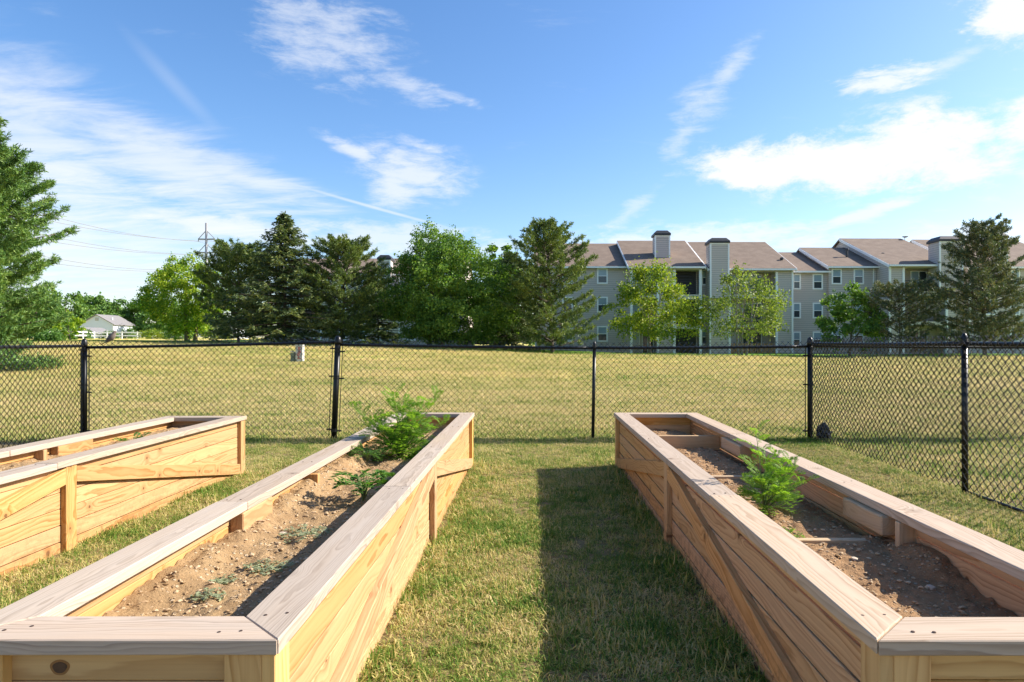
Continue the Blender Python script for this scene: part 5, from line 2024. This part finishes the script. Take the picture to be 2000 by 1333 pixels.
def shrub(name, label, x, y, rx, ry, h, mat, seed, n, leaf, group=None):
    rs = np.random.default_rng(seed)
    z0 = float(gz(x, y))
    e = empty(name, (x, y, z0), label, 'shrub', group)
    nc = 26
    a, q = rs.uniform(0, 6.28, nc), rs.random(nc) ** 0.5
    C = np.stack([x + rx * q * np.cos(a), y + ry * q * np.sin(a), z0 + h * rs.uniform(0.15, 0.75, nc) * (1.1 - 0.6 * q)], 1)
    P = np.repeat(C, n // nc, 0) + rs.normal(size=(n // nc * nc, 3)) * np.array([rx * 0.14, ry * 0.14, h * 0.14])
    P[:, 2] = np.maximum(P[:, 2], z0 + 0.02)
    D = rs.normal(size=P.shape)
    cards('foliage', P, D, leaf, leaf * 0.6, mat, e, rs, 0.5)
    mb = MB()
    for c in C[:8]:
        limb(mb, (x, y, z0 - 0.05), c, 0.02, 0.006, 0.0, 3, 4)
    mb.build('stem', M['bark'], e)


x, y = tree_at(20, 26)
shrub('low_juniper', 'low spreading green shrub beyond the left fence', x, y, 1.75, 0.7, 0.85, M['white_pine'], 5, 3600, 0.10)
for i, (px, Z, rx, h, lab) in enumerate(((120, 75, 1.5, 1.7, 'bush left of the white rail fence'), (166, 104, 1.6, 1.7, 'bush before the small grey roof beside the white house'),
                                         (215, 112, 1.6, 1.6, 'bush at the corner of the white house'), (250, 118, 1.3, 2.6, 'tall bush against the sunlit wall of the white house'),
                                         (300, 100, 2.2, 1.8, 'bush behind the white rails beside the grey shed roof'), (345, 90, 2.0, 2.4, 'bush left of the two dark maple trunks'), (425, 90, 1.8, 2.6, 'bright bush right of the white pole foot'), (85, 60, 1.6, 1.6, 'bush at the foot of the large left pine'))):
    x, y = tree_at(px, Z)
    shrub('bush', lab, x, y, rx, rx * 0.6, h, M['young'] if i in (6, 4) else M['wood_leaf'], 120 + i, 1800, 0.22, 'bushes by the white rail fence')


# ------------------------------------------------------------------ houses, rail fence and power line on the left
def gabled_house(label, px_r, Z, w, dep, py_eave, py_apex, mat, roof, name='house', zb=None):
    xr = PX(px_r, Z)
    xl = xr - w
    z0 = (float(gz(xr, Z)) if zb is None else zb) - 0.5
    ze, za = PZ(py_eave, Z), PZ(py_apex, Z)
    xm = (xl + xr) / 2
    e = empty(name, (xm, Z, z0), label, 'house')
    V = [(xl, Z, z0), (xr, Z, z0), (xr, Z, ze), (xm, Z, za), (xl, Z, ze)]
    V += [(a, Z + dep, c) for a, b, c in V]
    MB().add(V, [(0, 1, 2, 3, 4), (9, 8, 7, 6, 5), (1, 6, 7, 2), (5, 0, 4, 9), (0, 5, 6, 1)]).build('wall', mat, e)
    o, t = 0.4, 0.18
    sl = (za - ze) / (w / 2)
    V = []
    for yy in (Z - o, Z + dep + o):
        V += [(xl - o, yy, ze - sl * o), (xm, yy, za), (xr + o, yy, ze - sl * o), (xr + o, yy, ze - sl * o + t), (xm, yy, za + t), (xl - o, yy, ze - sl * o + t)]
    Fs = [(0, 1, 4, 5), (1, 2, 3, 4), (6, 11, 10, 7), (7, 10, 9, 8)] + [(i, i + 6, (i + 1) % 6 + 6, (i + 1) % 6) for i in range(6)]
    r = MB().add(V, Fs).build('roof', roof, e)
    return e, r, (xl, xr, xm, ze, za, z0)


h, r, (xl, xr, xm, ze, za, z0) = gabled_house('white gabled house with grey roof in the distance on the left', 222, 170, 8.6, 8.6, 634, 615.5, M['house_white'], M['roof_grey'])
MB().lathe((xr - 1.9, 172.5, za - 1.6), [(0.12, 0), (0.12, 0.9), (0.2, 0.9), (0.05, 1.0)], 8).build('roof_vent', M['vinyl'], r)
MB().box(xm - 0.45, xm + 0.45, 169.94, 170.02, za - 1.5, za - 0.7).build('gable_vent', M['ped'], h)
MB().box(xr - 0.28, xr - 0.02, 169.9, 169.99, z0, ze).build('corner_board', M['vinyl'], h)
gabled_house('low building with grey roof in front of the white house', 196, 150, 7.6, 6.0, 655, 641, M['house_white'], M['roof_grey'], 'garage')
gabled_house('house with terracotta roof peeking out behind the white house', 178, 215, 9.0, 7.0, 629, 619, M['house_white'], M['roof_red'])
gabled_house('small shed with grey roof left of the maple trunks', 346, 125, 2.7, 3.0, 664, 657.5, M['house_white'], M['roof_grey'], 'shed')
gabled_house('pale house glimpsed under the dark conifers', 462, 120, 4.5, 6.0, 640, 632, M['house_white'], M['roof_grey'])


def build_rail_fence():
    pts = [(96, 68), (118, 78), (140, 90), (162, 101), (184, 108), (209, 108), (238, 108), (268, 108), (298, 108), (330, 108), (362, 108)]
    P = [Vector((PX(a, b), b, float(gz(PX(a, b), b)))) for a, b in pts]
    e = empty('rail_fence', P[4], 'white two rail vinyl fence in front of the distant house', 'fence')
    for p in P:
        MB().box(p.x - 0.08, p.x + 0.08, p.y - 0.08, p.y + 0.08, p.z - 0.2, p.z + 1.15).build('post', M['vinyl'], e)
    for a, b in zip(P[:-1], P[1:]):
        for hgt in (0.5, 1.0):
            MB().bar(a + Vector((0, -0.02, hgt)), b + Vector((0, -0.02, hgt)), 0.05, 0.2).build('rail', M['vinyl'], e)


build_rail_fence()


def build_power():
    Z = 143.0
    x = PX(403, Z)
    zb, zt = float(gz(x, Z)), PZ(436, Z)
    e = empty('power_pole', (x, Z, zb), 'tall steel power pole with two pairs of crossarms behind the maple', 'power pole')
    MB().tube([(x, Z, zb - 0.3), (x, Z, (zb + zt) / 2), (x, Z, zt)], [0.42, 0.32, 0.22], 12).build('mast', M['steel'], e, True)
    arms = []
    for py in (468, 494):
        z = PZ(py, Z)
        xl, xr = PX(387.5, Z), PX(420, Z)
        for s, xx in ((-1, xl), (1, xr)):
            MB().bar((x, Z, z), (xx, Z, z + 0.05), 0.30, 0.30).build('crossarm', M['steel'], e)
            MB().tube([(x, Z, z + 1.95), (xx, Z, z + 0.1)], 0.085, 5).build('stay', M['steel'], e)
            MB().lathe((xx, Z, z - 0.45), [(0.05, 0), (0.1, 0.1), (0.06, 0.2), (0.1, 0.3), (0.05, 0.45)], 8).build('insulator', M['dark'], e)
        arms.append((xl, xr, z))
    z3 = PZ(522, Z)
    arms.append((PX(387.5, Z), PX(420, Z), z3))
    ends = {0: ((90, 398), (83, 407)), 1: ((60, 432), (60, 444)), 2: ((110, 484), (110, 494))}
    nm = ('upper', 'middle', 'lowest')
    for k, (xl, xr, z) in enumerate(arms):
        for j, xx in enumerate((xl, xr)):
            px, py = ends[k][j]
            Ze = 88.0
            a = Vector((xx, Z, z - 0.45))
            b = Vector((PX(px, Ze), Ze, PZ(py, Ze)))
            b = a + (b - a) * 1.5
            pts = []
            for i in range(25):
                t = i / 24
                p = a.lerp(b, t)
                p.z -= 1.7 * math.sin(math.pi * t)
                pts.append(p)
            o = MB().tube(pts, 0.034, 5).build('power_line', M['cable'])
            tag(o, f'{nm[k]} pair of power lines left of the pole, {"lower" if j == 0 else "higher"} cable', 'power line', 'power lines')
            # the far span going away to the right
            c = Vector((xx + 62, Z + 75, z - 14 if j else z - 15.5))
            pts = []
            for i in range(13):
                t = i / 12
                p = a.lerp(c, t)
                p.z -= 1.0 * math.sin(math.pi * t)
                pts.append(p)
            o2 = MB().tube(pts, 0.034, 5).build('power_line', M['cable'])
            tag(o2, f'{nm[k]} pair of power lines right of the pole, {"lower" if j == 0 else "higher"} cable', 'power line', 'power lines')


build_power()


# ------------------------------------------------------------------ utility pedestals in the field
def build_pedestals():
    Z = 31.5
    x = PX(586, Z)
    z = float(gz(x, Z))
    w, d, hh = 0.32, 0.30, 0.80
    e = empty('utility_pedestal', (x, Z, z), 'pale utility pedestal with red sprayed letters, taller of the two in the field', 'utility box')
    bm = MB().box(x - w / 2, x + w / 2, Z - d / 2, Z + d / 2, z - 0.05, z + hh - 0.06)
    bm.build('body', M['ped'], e)
    MB().box(x - w / 2 - 0.02, x + w / 2 + 0.02, Z - d / 2 - 0.02, Z + d / 2 + 0.02, z + hh - 0.06, z + hh).build('lid', M['ped'], e)
    y = Z - d / 2 - 0.006

    def stroke(pts, name='painted_letter'):
        MB().tube([(x + a, y, z + b) for a, b in pts], 0.017, 5).build(name, M['red_paint'], e)
    stroke([(-0.02, 0.70), (0.0, 0.62), (-0.02, 0.55)])
    stroke([(0.07, 0.70), (0.0, 0.62), (0.08, 0.55)])
    for cx_, cz in ((0.03, 0.46), (-0.02, 0.34)):
        stroke([(cx_ + 0.045 * math.cos(a), cz + 0.045 * math.sin(a)) for a in np.linspace(0, 2 * math.pi, 13)])
    stroke([(-0.05, 0.30), (-0.03, 0.24)])
    stroke([(-0.03, 0.23), (-0.05, 0.15), (0.09, 0.155)])
    x2 = PX(572.5, Z)
    e2 = empty('utility_pedestal', (x2, Z, z), 'short green utility pedestal beside the taller pale one in the field', 'utility box')
    MB().box(x2 - 0.09, x2 + 0.09, Z - 0.09, Z + 0.09, z - 0.05, z + 0.42).build('body', M['ped_green'], e2)
    MB().add([(x2 - 0.1, Z - 0.1, z + 0.46), (x2 + 0.1, Z - 0.1, z + 0.42), (x2 + 0.1, Z + 0.1, z + 0.42), (x2 - 0.1, Z + 0.1, z + 0.46), (x2 - 0.1, Z - 0.1, z + 0.50), (x2 + 0.1, Z - 0.1, z + 0.46), (x2 + 0.1, Z + 0.1, z + 0.46), (x2 - 0.1, Z + 0.1, z + 0.50)],
             [(0, 3, 2, 1), (4, 5, 6, 7), (0, 1, 5, 4), (1, 2, 6, 5), (2, 3, 7, 6), (3, 0, 4, 7)]).build('lid', M['ped'], e2)


build_pedestals()
